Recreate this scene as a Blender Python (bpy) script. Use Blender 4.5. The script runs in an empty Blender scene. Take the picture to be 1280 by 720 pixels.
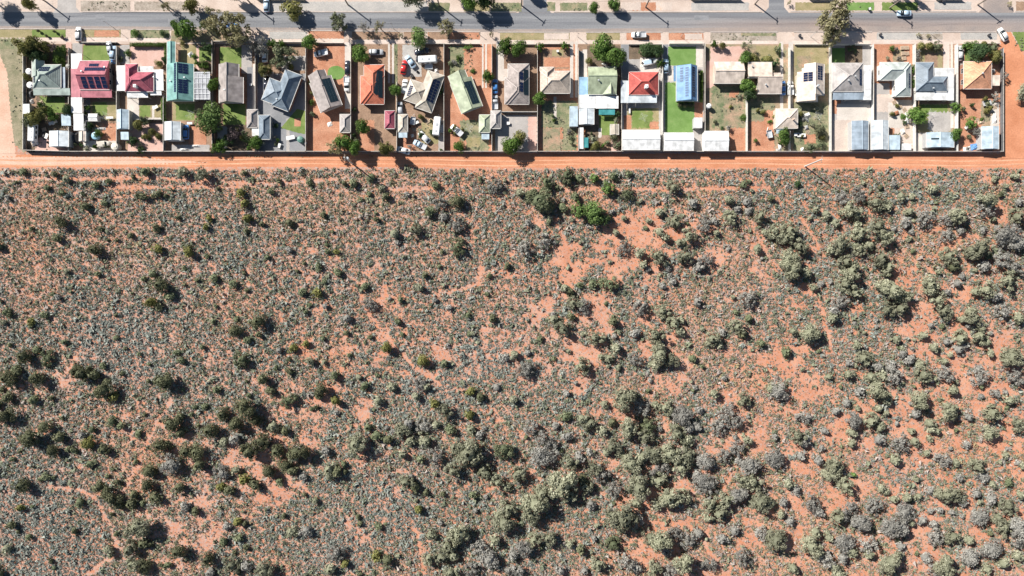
# Aerial view of a row of houses beside red-soil scrubland (procedural, bpy 4.5)
import bpy, math, random
import numpy as np
from math import sin, cos, pi, radians, sqrt, atan2
from mathutils import Vector, Matrix

random.seed(7)
rng = np.random.default_rng(7)
scene = bpy.context.scene
C = scene.collection

# ------------------------------------------------------------------ camera
CAM_H = 220.0          # metres above ground
U = 0.25               # one survey unit of the plan is 0.25 m; plan origin lies below the camera
cam_d = bpy.data.cameras.new('camera')
cam = bpy.data.objects.new('camera', cam_d)
C.objects.link(cam)
cam.location = (0, 0, CAM_H)
cam.rotation_euler = (0, 0, 0)
cam_d.sensor_width = 36.0
cam_d.lens = 36.0 * CAM_H / (1280 * U)
cam_d.clip_end = 8000
cam_d.clip_start = 1.0
scene.camera = cam

# ------------------------------------------------------------------ light
SUN_EL = radians(39.0)
SUN_DIR = Vector((-0.795 * cos(SUN_EL), 0.606 * cos(SUN_EL), sin(SUN_EL))).normalized()   # towards the sun
world = bpy.data.worlds.new('World')
scene.world = world
world.use_nodes = True
wn = world.node_tree
for n in list(wn.nodes): wn.nodes.remove(n)
wo = wn.nodes.new('ShaderNodeOutputWorld')
wb = wn.nodes.new('ShaderNodeBackground')
sky = wn.nodes.new('ShaderNodeTexSky')
sky.sky_type = 'NISHITA'
sky.sun_disc = False
sky.sun_elevation = SUN_EL
sky.sun_rotation = atan2(SUN_DIR.x, SUN_DIR.y)
sky.altitude = 200
sky.air_density = 1.0
sky.dust_density = 0.2      # clear dry inland air
wb.inputs['Strength'].default_value = 0.05
wn.links.new(sky.outputs['Color'], wb.inputs['Color'])
wn.links.new(wb.outputs['Background'], wo.inputs['Surface'])

sun_d = bpy.data.lights.new('sun', 'SUN')
sun_d.energy = 5.0
sun_d.angle = radians(0.5)
sun_d.color = (1.0, 0.955, 0.89)
sun = bpy.data.objects.new('sun', sun_d)
C.objects.link(sun)
sun.rotation_euler = SUN_DIR.to_track_quat('Z', 'Y').to_euler()
sun.location = (0, 0, 150)
scene.view_settings.view_transform = 'Standard'
scene.view_settings.look = 'None'
scene.view_settings.gamma = 1.0
scene.view_settings.use_curve_mapping = False
scene.view_settings.exposure = 0.66

# ------------------------------------------------------------------ plan helpers
def G(px, py, h=0.0):
    """survey position (read at height h above ground) -> world metres"""
    k = U * (CAM_H - h) / CAM_H
    return ((px - 640.0) * k, (360.0 - py) * k)

WL = {}      # world location of each empty / mesh origin
def wloc(o): return WL.get(o.name, Vector((0, 0, 0)))

def link(o, parent, loc):
    C.objects.link(o)
    loc = Vector(loc)
    if parent is not None:
        o.parent = parent
        o.location = loc - wloc(parent)
    else:
        o.location = loc
    WL[o.name] = loc
    return o

def mk_mesh(name, verts, faces, mats, mi=None, smooth=False):
    me = bpy.data.meshes.new(name)
    me.from_pydata([tuple(v) for v in verts], [], faces)
    if not isinstance(mats, (list, tuple)): mats = [mats]
    for m in mats: me.materials.append(m)
    if mi is not None:
        me.polygons.foreach_set('material_index', mi)
    if smooth:
        me.polygons.foreach_set('use_smooth', [True] * len(me.polygons))
    me.update()
    return me

def add(name, me, parent=None, loc=(0, 0, 0), rz=0.0, scale=None):
    o = bpy.data.objects.new(name, me)
    link(o, parent, loc)
    if rz: o.rotation_euler.z = rz
    if scale is not None: o.scale = scale
    return o

def empty(name, loc):
    o = bpy.data.objects.new(name, None)
    o.empty_display_size = 0.5
    return link(o, None, loc)

def copy_tree(root, loc, rz=0.0, scale=None):
    """copy a thing with its parts and sub-parts"""
    r = root.copy(); C.objects.link(r)
    r.location = loc; r.rotation_euler.z = rz
    if scale is not None: r.scale = scale
    for ch in root.children:
        c = ch.copy(); C.objects.link(c); c.parent = r
        for g in ch.children:
            d = g.copy(); C.objects.link(d); d.parent = c
    return r

def tag(o, label=None, cat=None, group=None, kind=None):
    if label: o['label'] = label
    if cat: o['category'] = cat
    if group: o['group'] = group
    if kind: o['kind'] = kind
    return o

class MB:
    """collects simple solids in one mesh"""
    def __init__(s): s.v = []; s.f = []
    def poly(s, pts, faces):
        n = len(s.v); s.v += [tuple(p) for p in pts]; s.f += [tuple(i + n for i in f) for f in faces]; return s
    def box(s, x0, y0, z0, x1, y1, z1, fn=None):
        p = [(x0, y0, z0), (x1, y0, z0), (x1, y1, z0), (x0, y1, z0), (x0, y0, z1), (x1, y0, z1), (x1, y1, z1), (x0, y1, z1)]
        if fn: p = [fn(*q) for q in p]
        return s.poly(p, [(0, 3, 2, 1), (4, 5, 6, 7), (0, 1, 5, 4), (1, 2, 6, 5), (2, 3, 7, 6), (3, 0, 4, 7)])
    def tube(s, pts, rads, n=6, cap=True):
        pts = [Vector(p) for p in pts]; base = len(s.v)
        for i, p in enumerate(pts):
            d = (pts[min(i + 1, len(pts) - 1)] - pts[max(i - 1, 0)])
            d = d.normalized() if d.length > 1e-9 else Vector((0, 0, 1))
            a = Vector((1, 0, 0)) if abs(d.x) < 0.8 else Vector((0, 1, 0))
            u = d.cross(a).normalized(); w = d.cross(u)
            for k in range(n):
                t = 2 * pi * k / n
                s.v.append(tuple(p + (u * cos(t) + w * sin(t)) * rads[i]))
        for i in range(len(pts) - 1):
            for k in range(n):
                a0 = base + i * n + k; a1 = base + i * n + (k + 1) % n
                s.f.append((a0, a1, a1 + n, a0 + n))
        if cap:
            s.f.append(tuple(base + k for k in range(n))[::-1])
            m = base + (len(pts) - 1) * n
            s.f.append(tuple(m + k for k in range(n)))
        return s
    def disc(s, cx, cy, z0, z1, r0, r1, n=16):
        return s.tube([(cx, cy, z0), (cx, cy, z1)], [r0, r1], n)
    def mesh(s, name, mats, smooth=False): return mk_mesh(name, s.v, s.f, mats, smooth=smooth)

# ------------------------------------------------------------------ materials
MATS = {}
def _nt(name):
    m = bpy.data.materials.new(name); m.use_nodes = True
    nt = m.node_tree
    b = nt.nodes.get('Principled BSDF')
    return m, nt, b

def surf(name, c1, c2=None, c3=None, scale=1.0, fine=12.0, rough=0.85, bump=0.25, metallic=0.0, spec=0.3, fine_amt=0.35, coord='pos'):
    """two or three base colours mixed by noise at two scales, with fine relief"""
    if name in MATS: return MATS[name]
    m, nt, b = _nt(name)
    N = nt.nodes; L = nt.links
    c2 = c2 or c1
    if coord == 'pos':
        g = N.new('ShaderNodeNewGeometry'); vec = g.outputs['Position']
    else:
        g = N.new('ShaderNodeTexCoord'); vec = g.outputs['Object']
    n1 = N.new('ShaderNodeTexNoise'); n1.inputs['Scale'].default_value = scale; n1.inputs['Detail'].default_value = 5; n1.inputs['Roughness'].default_value = 0.62
    n2 = N.new('ShaderNodeTexNoise'); n2.inputs['Scale'].default_value = fine; n2.inputs['Detail'].default_value = 3
    L.new(vec, n1.inputs['Vector']); L.new(vec, n2.inputs['Vector'])
    r = N.new('ShaderNodeValToRGB')
    e = r.color_ramp.elements
    e[0].position = 0.36; e[0].color = (*c1, 1)
    e[1].position = 0.64; e[1].color = (*c2, 1)
    if c3:
        k = r.color_ramp.elements.new(0.72); k.color = (*c3, 1)
    L.new(n1.outputs['Fac'], r.inputs['Fac'])
    mp = N.new('ShaderNodeMapRange'); mp.inputs['From Min'].default_value = 0.3; mp.inputs['From Max'].default_value = 0.7
    mp.inputs['To Min'].default_value = 1 - fine_amt; mp.inputs['To Max'].default_value = 1 + fine_amt
    L.new(n2.outputs['Fac'], mp.inputs['Value'])
    mx = N.new('ShaderNodeVectorMath'); mx.operation = 'SCALE'
    L.new(r.outputs['Color'], mx.inputs[0]); L.new(mp.outputs['Result'], mx.inputs['Scale'])
    L.new(mx.outputs['Vector'], b.inputs['Base Color'])
    b.inputs['Roughness'].default_value = rough
    b.inputs['Metallic'].default_value = metallic
    b.inputs['Specular IOR Level'].default_value = spec
    if bump:
        bp = N.new('ShaderNodeBump'); bp.inputs['Strength'].default_value = bump; bp.inputs['Distance'].default_value = 0.06
        L.new(n2.outputs['Fac'], bp.inputs['Height']); L.new(bp.outputs['Normal'], b.inputs['Normal'])
    MATS[name] = m
    return m

def metal_sheet(name, col, rough=0.5, axis=0, wear=0.16, pitch=0.76, spec=0.4):
    """painted ribbed steel sheet: rib relief along one plan axis plus faded patches"""
    key = name + str(axis)
    if key in MATS: return MATS[key]
    m, nt, b = _nt(key)
    N = nt.nodes; L = nt.links
    g = N.new('ShaderNodeNewGeometry')
    sp = N.new('ShaderNodeSeparateXYZ'); L.new(g.outputs['Position'], sp.inputs[0])
    ml = N.new('ShaderNodeMath'); ml.operation = 'MULTIPLY'; ml.inputs[1].default_value = 2 * pi / pitch
    L.new(sp.outputs[axis], ml.inputs[0])
    sn = N.new('ShaderNodeMath'); sn.operation = 'SINE'; L.new(ml.outputs[0], sn.inputs[0])
    pw = N.new('ShaderNodeMath'); pw.operation = 'POWER'; pw.inputs[1].default_value = 6
    ab = N.new('ShaderNodeMath'); ab.operation = 'ABSOLUTE'; L.new(sn.outputs[0], ab.inputs[0]); L.new(ab.outputs[0], pw.inputs[0])
    bp = N.new('ShaderNodeBump'); bp.inputs['Strength'].default_value = 0.5; bp.inputs['Distance'].default_value = 0.05
    L.new(pw.outputs[0], bp.inputs['Height']); L.new(bp.outputs['Normal'], b.inputs['Normal'])
    n1 = N.new('ShaderNodeTexNoise'); n1.inputs['Scale'].default_value = 0.6; n1.inputs['Detail'].default_value = 6
    L.new(g.outputs['Position'], n1.inputs['Vector'])
    r = N.new('ShaderNodeValToRGB'); e = r.color_ramp.elements
    d = tuple(max(0, c * (1 - 1.6 * wear)) for c in col); l = tuple(min(0.92, c * (1 + wear) + 0.02) for c in col)
    e[0].position = 0.34; e[0].color = (*d, 1); e[1].position = 0.66; e[1].color = (*l, 1)
    L.new(n1.outputs['Fac'], r.inputs['Fac'])
    mpg = N.new('ShaderNodeMapping'); mpg.inputs['Scale'].default_value = (1.6, .12, 1) if axis == 0 else (.12, 1.6, 1)
    L.new(g.outputs['Position'], mpg.inputs['Vector'])
    n3 = N.new('ShaderNodeTexNoise'); n3.inputs['Scale'].default_value = 1.0; n3.inputs['Detail'].default_value = 5; L.new(mpg.outputs[0], n3.inputs['Vector'])
    k3 = N.new('ShaderNodeMapRange'); k3.inputs['From Min'].default_value = .35; k3.inputs['From Max'].default_value = .65; k3.inputs['To Min'].default_value = .90; k3.inputs['To Max'].default_value = 1.04; L.new(n3.outputs['Fac'], k3.inputs['Value'])
    v3 = N.new('ShaderNodeVectorMath'); v3.operation = 'SCALE'; L.new(r.outputs['Color'], v3.inputs[0]); L.new(k3.outputs[0], v3.inputs['Scale'])
    L.new(v3.outputs['Vector'], b.inputs['Base Color'])
    b.inputs['Roughness'].default_value = rough
    b.inputs['Specular IOR Level'].default_value = spec
    MATS[key] = m
    return m

def tile_roof(name, col):
    """roof tiles too small to pick apart: courses and tiles as relief and colour change"""
    if name in MATS: return MATS[name]
    m, nt, b = _nt(name)
    N = nt.nodes; L = nt.links
    g = N.new('ShaderNodeNewGeometry')
    v = N.new('ShaderNodeTexVoronoi'); v.inputs['Scale'].default_value = 2.6
    L.new(g.outputs['Position'], v.inputs['Vector'])
    n1 = N.new('ShaderNodeTexNoise'); n1.inputs['Scale'].default_value = 0.45; n1.inputs['Detail'].default_value = 6
    L.new(g.outputs['Position'], n1.inputs['Vector'])
    r = N.new('ShaderNodeValToRGB'); e = r.color_ramp.elements
    e[0].position = 0.33; e[0].color = (*(c * 0.72 for c in col), 1); e[1].position = 0.66; e[1].color = (*(min(.9, c * 1.18) for c in col), 1)
    L.new(n1.outputs['Fac'], r.inputs['Fac'])
    sp = N.new('ShaderNodeSeparateColor'); L.new(v.outputs['Color'], sp.inputs[0])
    mp = N.new('ShaderNodeMapRange'); mp.inputs['To Min'].default_value = 0.82; mp.inputs['To Max'].default_value = 1.14
    L.new(sp.outputs[0], mp.inputs['Value'])
    mx = N.new('ShaderNodeVectorMath'); mx.operation = 'SCALE'
    L.new(r.outputs['Color'], mx.inputs[0]); L.new(mp.outputs['Result'], mx.inputs['Scale'])
    L.new(mx.outputs['Vector'], b.inputs['Base Color'])
    bp = N.new('ShaderNodeBump'); bp.inputs['Strength'].default_value = 0.5; bp.inputs['Distance'].default_value = 0.05
    L.new(v.outputs['Distance'], bp.inputs['Height']); L.new(bp.outputs['Normal'], b.inputs['Normal'])
    b.inputs['Roughness'].default_value = 0.8
    MATS[name] = m
    return m

def plain(name, col, rough=0.5, metallic=0.0, spec=0.5, coat=0.0, vary=0.12):
    if name in MATS: return MATS[name]
    m, nt, b = _nt(name)
    N = nt.nodes; L = nt.links
    g = N.new('ShaderNodeTexCoord')
    n1 = N.new('ShaderNodeTexNoise'); n1.inputs['Scale'].default_value = 2.5; n1.inputs['Detail'].default_value = 4
    L.new(g.outputs['Object'], n1.inputs['Vector'])
    r = N.new('ShaderNodeValToRGB'); e = r.color_ramp.elements
    e[0].position = 0.3; e[0].color = (*(c * (1 - vary) for c in col), 1); e[1].position = 0.7; e[1].color = (*(min(.95, c * (1 + vary)) for c in col), 1)
    L.new(n1.outputs['Fac'], r.inputs['Fac']); L.new(r.outputs['Color'], b.inputs['Base Color'])
    b.inputs['Roughness'].default_value = rough; b.inputs['Metallic'].default_value = metallic
    b.inputs['Specular IOR Level'].default_value = spec
    if coat: b.inputs['Coat Weight'].default_value = coat; b.inputs['Coat Roughness'].default_value = 0.08
    MATS[name] = m
    return m

def leaf_mat(name, col, col2, transl=0.25, objrand=0.25):
    """leaves: colour between two leaf tones by the leaf's own 'tint', a little different on every plant"""
    if name in MATS: return MATS[name]
    m, nt, b = _nt(name)
    N = nt.nodes; L = nt.links
    at = N.new('ShaderNodeAttribute'); at.attribute_name = 'tint'
    r = N.new('ShaderNodeValToRGB'); e = r.color_ramp.elements
    e[0].position = 0.0; e[0].color = (*col, 1); e[1].position = 1.0; e[1].color = (*col2, 1)
    L.new(at.outputs['Fac'], r.inputs['Fac'])
    oi = N.new('ShaderNodeObjectInfo')
    mp = N.new('ShaderNodeMapRange'); mp.inputs['To Min'].default_value = 1 - objrand; mp.inputs['To Max'].default_value = 1 + objrand
    L.new(oi.outputs['Random'], mp.inputs['Value'])
    mx = N.new('ShaderNodeVectorMath'); mx.operation = 'SCALE'
    L.new(r.outputs['Color'], mx.inputs[0]); L.new(mp.outputs['Result'], mx.inputs['Scale'])
    L.new(mx.outputs['Vector'], b.inputs['Base Color'])
    b.inputs['Roughness'].default_value = 0.7; b.inputs['Specular IOR Level'].default_value = 0.2
    tr = N.new('ShaderNodeBsdfTranslucent'); L.new(mx.outputs['Vector'], tr.inputs['Color'])
    ms = N.new('ShaderNodeMixShader'); ms.inputs['Fac'].default_value = transl
    out = N.get('Material Output')
    L.new(b.outputs[0], ms.inputs[1]); L.new(tr.outputs[0], ms.inputs[2]); L.new(ms.outputs[0], out.inputs['Surface'])
    MATS[name] = m
    return m

# ------------------------------------------------------------------ neighbourhood names for labels
LOTX = [33, 90, 149.5, 207.5, 268, 321.5, 384, 440, 497, 555.5, 615, 671.5, 722.5, 776, 827, 879.5, 932, 985, 1036, 1088.5, 1140.5, 1193, 1250]
LOTN = ['grey-green corner house', 'pink-roofed solar house', 'crimson-roofed house', 'teal-roofed house', 'brown gabled house', 'slate-blue house',
        'tilted grey-brown house', 'orange-roofed house', 'beige cluttered-yard house', 'tilted pale-green house', 'brown-grey hipped house',
        'tan-roofed house', 'olive-roofed house', 'red-tiled house', 'bright-blue house', 'plain cream house', 'split-roofed cream house',
        'cream solar house', 'grey white-carport house', 'pale L-shaped house', 'slate white-wrapped house', 'apricot pyramid-roofed house']
def lot_of(px):
    if px < LOTX[0]: return 'left edge of the row'
    if px > LOTX[-1]: return 'right edge of the row'
    for i in range(22):
        if px <= LOTX[i + 1]: return LOTN[i]
def zone(px, py):
    n = lot_of(px)
    if py < 26: return 'across the street from the ' + n
    if py < 54: return 'on the verge before the ' + n
    if py < 92: return 'in the front yard of the ' + n
    if py < 196: return 'in the back yard of the ' + n
    return 'by the dirt track behind the ' + n
PEND = []     # (object, descriptor, zone, px, category, group)
def want(o, desc, px, py, cat, group=None, zn=None):
    PEND.append((o, desc, zn or zone(px, py), px, cat, group))
def settle_labels():
    d = {}
    for p in PEND: d.setdefault((p[1], p[2]), []).append(p)
    names = ['first', 'second', 'third', 'fourth', 'fifth', 'sixth', 'seventh', 'eighth', 'ninth', 'tenth']
    for (desc, zn), ps in d.items():
        ps.sort(key=lambda p: p[3])
        for i, p in enumerate(ps):
            if len(ps) == 1: l = f'{desc} {zn}'
            elif len(ps) == 2: l = f"{['left', 'right'][i]}-hand {desc} {zn}"
            elif len(ps) == 3: l = f"{['leftmost', 'middle', 'rightmost'][i]} {desc} {zn}"
            else: l = f'{names[min(i, 9)]} from left, {desc} {zn}'
            tag(p[0], l, p[4], p[5])

# ================================================================== GROUND
def soil_material():
    m, nt, b = _nt('red_soil'); N = nt.nodes; L = nt.links
    g = N.new('ShaderNodeNewGeometry')
    def noise(s, d=4, r=0.6):
        n = N.new('ShaderNodeTexNoise'); n.inputs['Scale'].default_value = s; n.inputs['Detail'].default_value = d; n.inputs['Roughness'].default_value = r
        L.new(g.outputs['Position'], n.inputs['Vector']); return n
    big = noise(0.022, 4); mid = noise(0.16, 6, 0.7); fine = noise(1.1, 5, 0.75); grit = noise(5.0, 2)
    r1 = N.new('ShaderNodeValToRGB'); e = r1.color_ramp.elements
    e[0].position = 0.30; e[0].color = (0.44, 0.165, 0.080, 1)
    e[1].position = 0.62; e[1].color = (0.60, 0.290, 0.175, 1)
    k = e.new(0.5); k.color = (0.555, 0.225, 0.120, 1)
    L.new(mid.outputs['Fac'], r1.inputs['Fac'])
    # dry leaf litter: pinkish grey and straw patches lying on the soil
    r2 = N.new('ShaderNodeValToRGB'); e = r2.color_ramp.elements
    e[0].position = 0.40; e[0].color = (0, 0, 0, 1); e[1].position = 0.62; e[1].color = (1, 1, 1, 1)
    L.new(fine.outputs['Fac'], r2.inputs['Fac'])
    r3 = N.new('ShaderNodeValToRGB'); e = r3.color_ramp.elements
    e[0].position = 0.35; e[0].color = (0.45, 0.45, 0.45, 1); e[1].position = 0.65; e[1].color = (0.95, 0.95, 0.95, 1)
    L.new(big.outputs['Fac'], r3.inputs['Fac'])
    # the western half lies under more litter than the eastern half
    sp = N.new('ShaderNodeSeparateXYZ'); L.new(g.outputs['Position'], sp.inputs[0])
    mw = N.new('ShaderNodeMapRange'); mw.inputs['From Min'].default_value = -160; mw.inputs['From Max'].default_value = 120
    mw.inputs['To Min'].default_value = 1.5; mw.inputs['To Max'].default_value = 0.8
    L.new(sp.outputs[0], mw.inputs['Value'])
    mu = N.new('ShaderNodeMath'); mu.operation = 'MULTIPLY'; L.new(r2.outputs['Color'], mu.inputs[0]); L.new(r3.outputs['Color'], mu.inputs[1])
    mu2 = N.new('ShaderNodeMath'); mu2.operation = 'MULTIPLY'; mu2.use_clamp = True; L.new(mu.outputs[0], mu2.inputs[0]); L.new(mw.outputs[0], mu2.inputs[1])
    lit = N.new('ShaderNodeValToRGB'); e = lit.color_ramp.elements
    e[0].position = 0.35; e[0].color = (0.30, 0.225, 0.20, 1); e[1].position = 0.65; e[1].color = (0.58, 0.455, 0.395, 1)
    L.new(grit.outputs['Fac'], lit.inputs['Fac'])
    mix = N.new('ShaderNodeMix'); mix.data_type = 'RGBA'
    L.new(mu2.outputs[0], mix.inputs['Factor']); L.new(r1.outputs['Color'], mix.inputs[6]); L.new(lit.outputs['Color'], mix.inputs[7])
    L.new(mix.outputs[2], b.inputs['Base Color'])
    b.inputs['Roughness'].default_value = 0.95; b.inputs['Specular IOR Level'].default_value = 0.1
    bp = N.new('ShaderNodeBump'); bp.inputs['Strength'].default_value = 0.6; bp.inputs['Distance'].default_value = 0.12
    ad = N.new('ShaderNodeMath'); ad.operation = 'ADD'; L.new(fine.outputs['Fac'], ad.inputs[0]); L.new(grit.outputs['Fac'], ad.inputs[1])
    L.new(ad.outputs[0], bp.inputs['Height']); L.new(bp.outputs['Normal'], b.inputs['Normal'])
    return m
M_SOIL = soil_material()
S = 3000.0
tag(add('ground', mk_mesh('ground', [(-S, -S, 0), (S, -S, 0), (S, S, 0), (-S, S, 0)], [(0, 1, 2, 3)], M_SOIL)), kind='structure')

def road_material():
    """worn asphalt, with red dust carried onto it along the wheel lanes, more of it towards the east end"""
    m, nt, b = _nt('asphalt'); N = nt.nodes; L = nt.links
    g = N.new('ShaderNodeNewGeometry')
    mp = N.new('ShaderNodeMapping'); mp.inputs['Scale'].default_value = (0.012, 0.55, 1); L.new(g.outputs['Position'], mp.inputs['Vector'])
    n1 = N.new('ShaderNodeTexNoise'); n1.inputs['Scale'].default_value = 1.0; n1.inputs['Detail'].default_value = 5; L.new(mp.outputs[0], n1.inputs['Vector'])
    n2 = N.new('ShaderNodeTexNoise'); n2.inputs['Scale'].default_value = 2.5; n2.inputs['Detail'].default_value = 4; L.new(g.outputs['Position'], n2.inputs['Vector'])
    n3 = N.new('ShaderNodeTexNoise'); n3.inputs['Scale'].default_value = 0.05; n3.inputs['Detail'].default_value = 3; L.new(g.outputs['Position'], n3.inputs['Vector'])
    r = N.new('ShaderNodeValToRGB'); e = r.color_ramp.elements
    e[0].position = .38; e[0].color = (.150, .155, .170, 1); e[1].position = .62; e[1].color = (.255, .257, .265, 1)
    L.new(n1.outputs['Fac'], r.inputs['Fac'])
    sp = N.new('ShaderNodeSeparateXYZ'); L.new(g.outputs['Position'], sp.inputs[0])
    mx_ = N.new('ShaderNodeMapRange'); mx_.interpolation_type = 'SMOOTHSTEP'; mx_.inputs['From Min'].default_value = 20; mx_.inputs['From Max'].default_value = 110; mx_.inputs['To Max'].default_value = .8
    L.new(sp.outputs[0], mx_.inputs['Value'])
    my = N.new('ShaderNodeMapRange'); my.interpolation_type = 'SMOOTHSTEP'; my.inputs['From Min'].default_value = 85.5; my.inputs['From Max'].default_value = 82.0
    L.new(sp.outputs[1], my.inputs['Value'])
    a = N.new('ShaderNodeMath'); a.operation = 'MULTIPLY'; L.new(mx_.outputs[0], a.inputs[0]); L.new(my.outputs[0], a.inputs[1])
    q = N.new('ShaderNodeMapRange'); q.inputs['From Min'].default_value = .3; q.inputs['From Max'].default_value = .6; L.new(n3.outputs['Fac'], q.inputs['Value'])
    q2 = N.new('ShaderNodeMath'); q2.operation = 'MULTIPLY_ADD'; q2.inputs[1].default_value = .5; q2.inputs[2].default_value = .5; L.new(q.outputs[0], q2.inputs[0])
    c = N.new('ShaderNodeMath'); c.operation = 'MULTIPLY'; L.new(a.outputs[0], c.inputs[0]); L.new(q2.outputs[0], c.inputs[1])
    mix = N.new('ShaderNodeMix'); mix.data_type = 'RGBA'; L.new(c.outputs[0], mix.inputs['Factor']); L.new(r.outputs['Color'], mix.inputs[6]); mix.inputs[7].default_value = (.345, .265, .225, 1)
    f = N.new('ShaderNodeMapRange'); f.inputs['From Min'].default_value = .3; f.inputs['From Max'].default_value = .7; f.inputs['To Min'].default_value = .88; f.inputs['To Max'].default_value = 1.12; L.new(n2.outputs['Fac'], f.inputs['Value'])
    v = N.new('ShaderNodeVectorMath'); v.operation = 'SCALE'; L.new(mix.outputs[2], v.inputs[0]); L.new(f.outputs[0], v.inputs['Scale'])
    L.new(v.outputs['Vector'], b.inputs['Base Color']); b.inputs['Roughness'].default_value = .9; b.inputs['Specular IOR Level'].default_value = .2
    return m
GM = {
 'road': road_material(),
 'palet': surf('pale_track_dirt', (0.56, 0.35, 0.25), (0.66, 0.45, 0.34), (0.60, 0.37, 0.26), 0.15, 2.2, 0.95, 0.35, fine_amt=0.12),
 'rut': surf('rut_dirt', (0.55, 0.265, 0.15), (0.70, 0.38, 0.24), (0.64, 0.38, 0.25), 0.10, 2.2, 0.95, 0.35, fine_amt=0.12),
 'pgrav': surf('pinkish_gravel', (0.48, 0.395, 0.34), (0.59, 0.49, 0.42), (0.62, 0.42, 0.31), 0.22, 3.5, 0.95, 0.4, fine_amt=0.15),
 'greyw': surf('grey_weedy_ground', (0.20, 0.19, 0.115), (0.33, 0.28, 0.19), (0.42, 0.32, 0.235), 0.35, 3.0, 0.95, 0.5, fine_amt=0.22),
 'road2': surf('asphalt_dusty', (0.26, 0.225, 0.21), (0.36, 0.29, 0.25), None, 0.1, 3.0, 0.9, 0.3, fine_amt=0.14),
 'dust': surf('pale_verge_dust', (0.48, 0.375, 0.31), (0.59, 0.485, 0.415), (0.52, 0.385, 0.30), 0.13, 3.0, 0.95, 0.3, fine_amt=0.12),
 'path': surf('footpath_concrete', (0.55, 0.44, 0.375), (0.64, 0.54, 0.475), None, 0.2, 2.5, 0.9, 0.2, fine_amt=0.10),
 'kerb': surf('kerb_concrete', (0.42, 0.37, 0.33), (0.52, 0.46, 0.42), None, 0.6, 3.0, 0.9, 0.2, fine_amt=0.12),
 'track': surf('track_dirt', (0.48, 0.195, 0.10), (0.61, 0.275, 0.155), (0.55, 0.28, 0.175), 0.12, 2.2, 0.95, 0.35, fine_amt=0.12),
 'red': surf('yard_red_dirt', (0.40, 0.18, 0.105), (0.50, 0.26, 0.165), (0.42, 0.24, 0.16), 0.35, 3.0, 0.95, 0.4, fine_amt=0.22),
 'brown': surf('yard_brown_dirt', (0.24, 0.155, 0.105), (0.34, 0.225, 0.155), (0.38, 0.22, 0.14), 0.4, 3.0, 0.95, 0.4, fine_amt=0.25),
 'mulch': surf('garden_mulch', (0.11, 0.085, 0.06), (0.20, 0.145, 0.10), (0.14, 0.13, 0.06), 0.5, 3.0, 0.95, 0.5, fine_amt=0.3),
 'lawn': surf('lawn_green', (0.125, 0.185, 0.046), (0.20, 0.25, 0.080), (0.34, 0.30, 0.15), 0.35, 4.0, 0.95, 0.4, fine_amt=0.2),
 'lawn2': surf('lawn_lush', (0.125, 0.225, 0.055), (0.175, 0.28, 0.085), (0.28, 0.31, 0.13), 0.32, 4.0, 0.95, 0.4, fine_amt=0.14),
 'dry': surf('dry_grass', (0.25, 0.22, 0.105), (0.35, 0.285, 0.165), (0.40, 0.27, 0.16), 0.4, 4.0, 0.95, 0.4, fine_amt=0.22),
 'weed': surf('weedy_ground', (0.135, 0.165, 0.085), (0.30, 0.26, 0.165), (0.45, 0.25, 0.16), 0.45, 3.5, 0.95, 0.5, fine_amt=0.28),
 'weed2': surf('sparse_weeds', (0.20, 0.20, 0.12), (0.40, 0.27, 0.185), (0.49, 0.27, 0.17), 0.4, 3.0, 0.95, 0.5, fine_amt=0.25),
 'conc': surf('yard_concrete', (0.34, 0.315, 0.295), (0.43, 0.40, 0.375), (0.47, 0.41, 0.36), 0.3, 3.0, 0.9, 0.2, fine_amt=0.10),
 'conc2': surf('pale_concrete', (0.50, 0.45, 0.40), (0.60, 0.545, 0.49), (0.55, 0.45, 0.37), 0.25, 3.0, 0.9, 0.2, fine_amt=0.10),
 'greyc': surf('grey_concrete', (0.21, 0.215, 0.225), (0.27, 0.27, 0.28), None, 0.35, 3.0, 0.9, 0.2, fine_amt=0.12),
 'pink': surf('pink_paving', (0.53, 0.335, 0.275), (0.60, 0.41, 0.35), None, 0.3, 4.0, 0.9, 0.3, fine_amt=0.12),
 'gravel': surf('grey_gravel', (0.36, 0.345, 0.325), (0.46, 0.43, 0.395), (0.42, 0.36, 0.31), 0.35, 4.0, 0.95, 0.5, fine_amt=0.2),
 'gravel2': surf('brown_gravel', (0.27, 0.225, 0.18), (0.43, 0.37, 0.31), (0.50, 0.42, 0.35), 0.6, 4.0, 0.95, 0.5, fine_amt=0.25),
}
def lawn_noise(p, s): return sin(p * 1.7 + s) * 0.5 + sin(p * 4.1 + s * 2.3) * 0.3 + sin(p * 9.7 + s * 1.1) * 0.2
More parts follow.
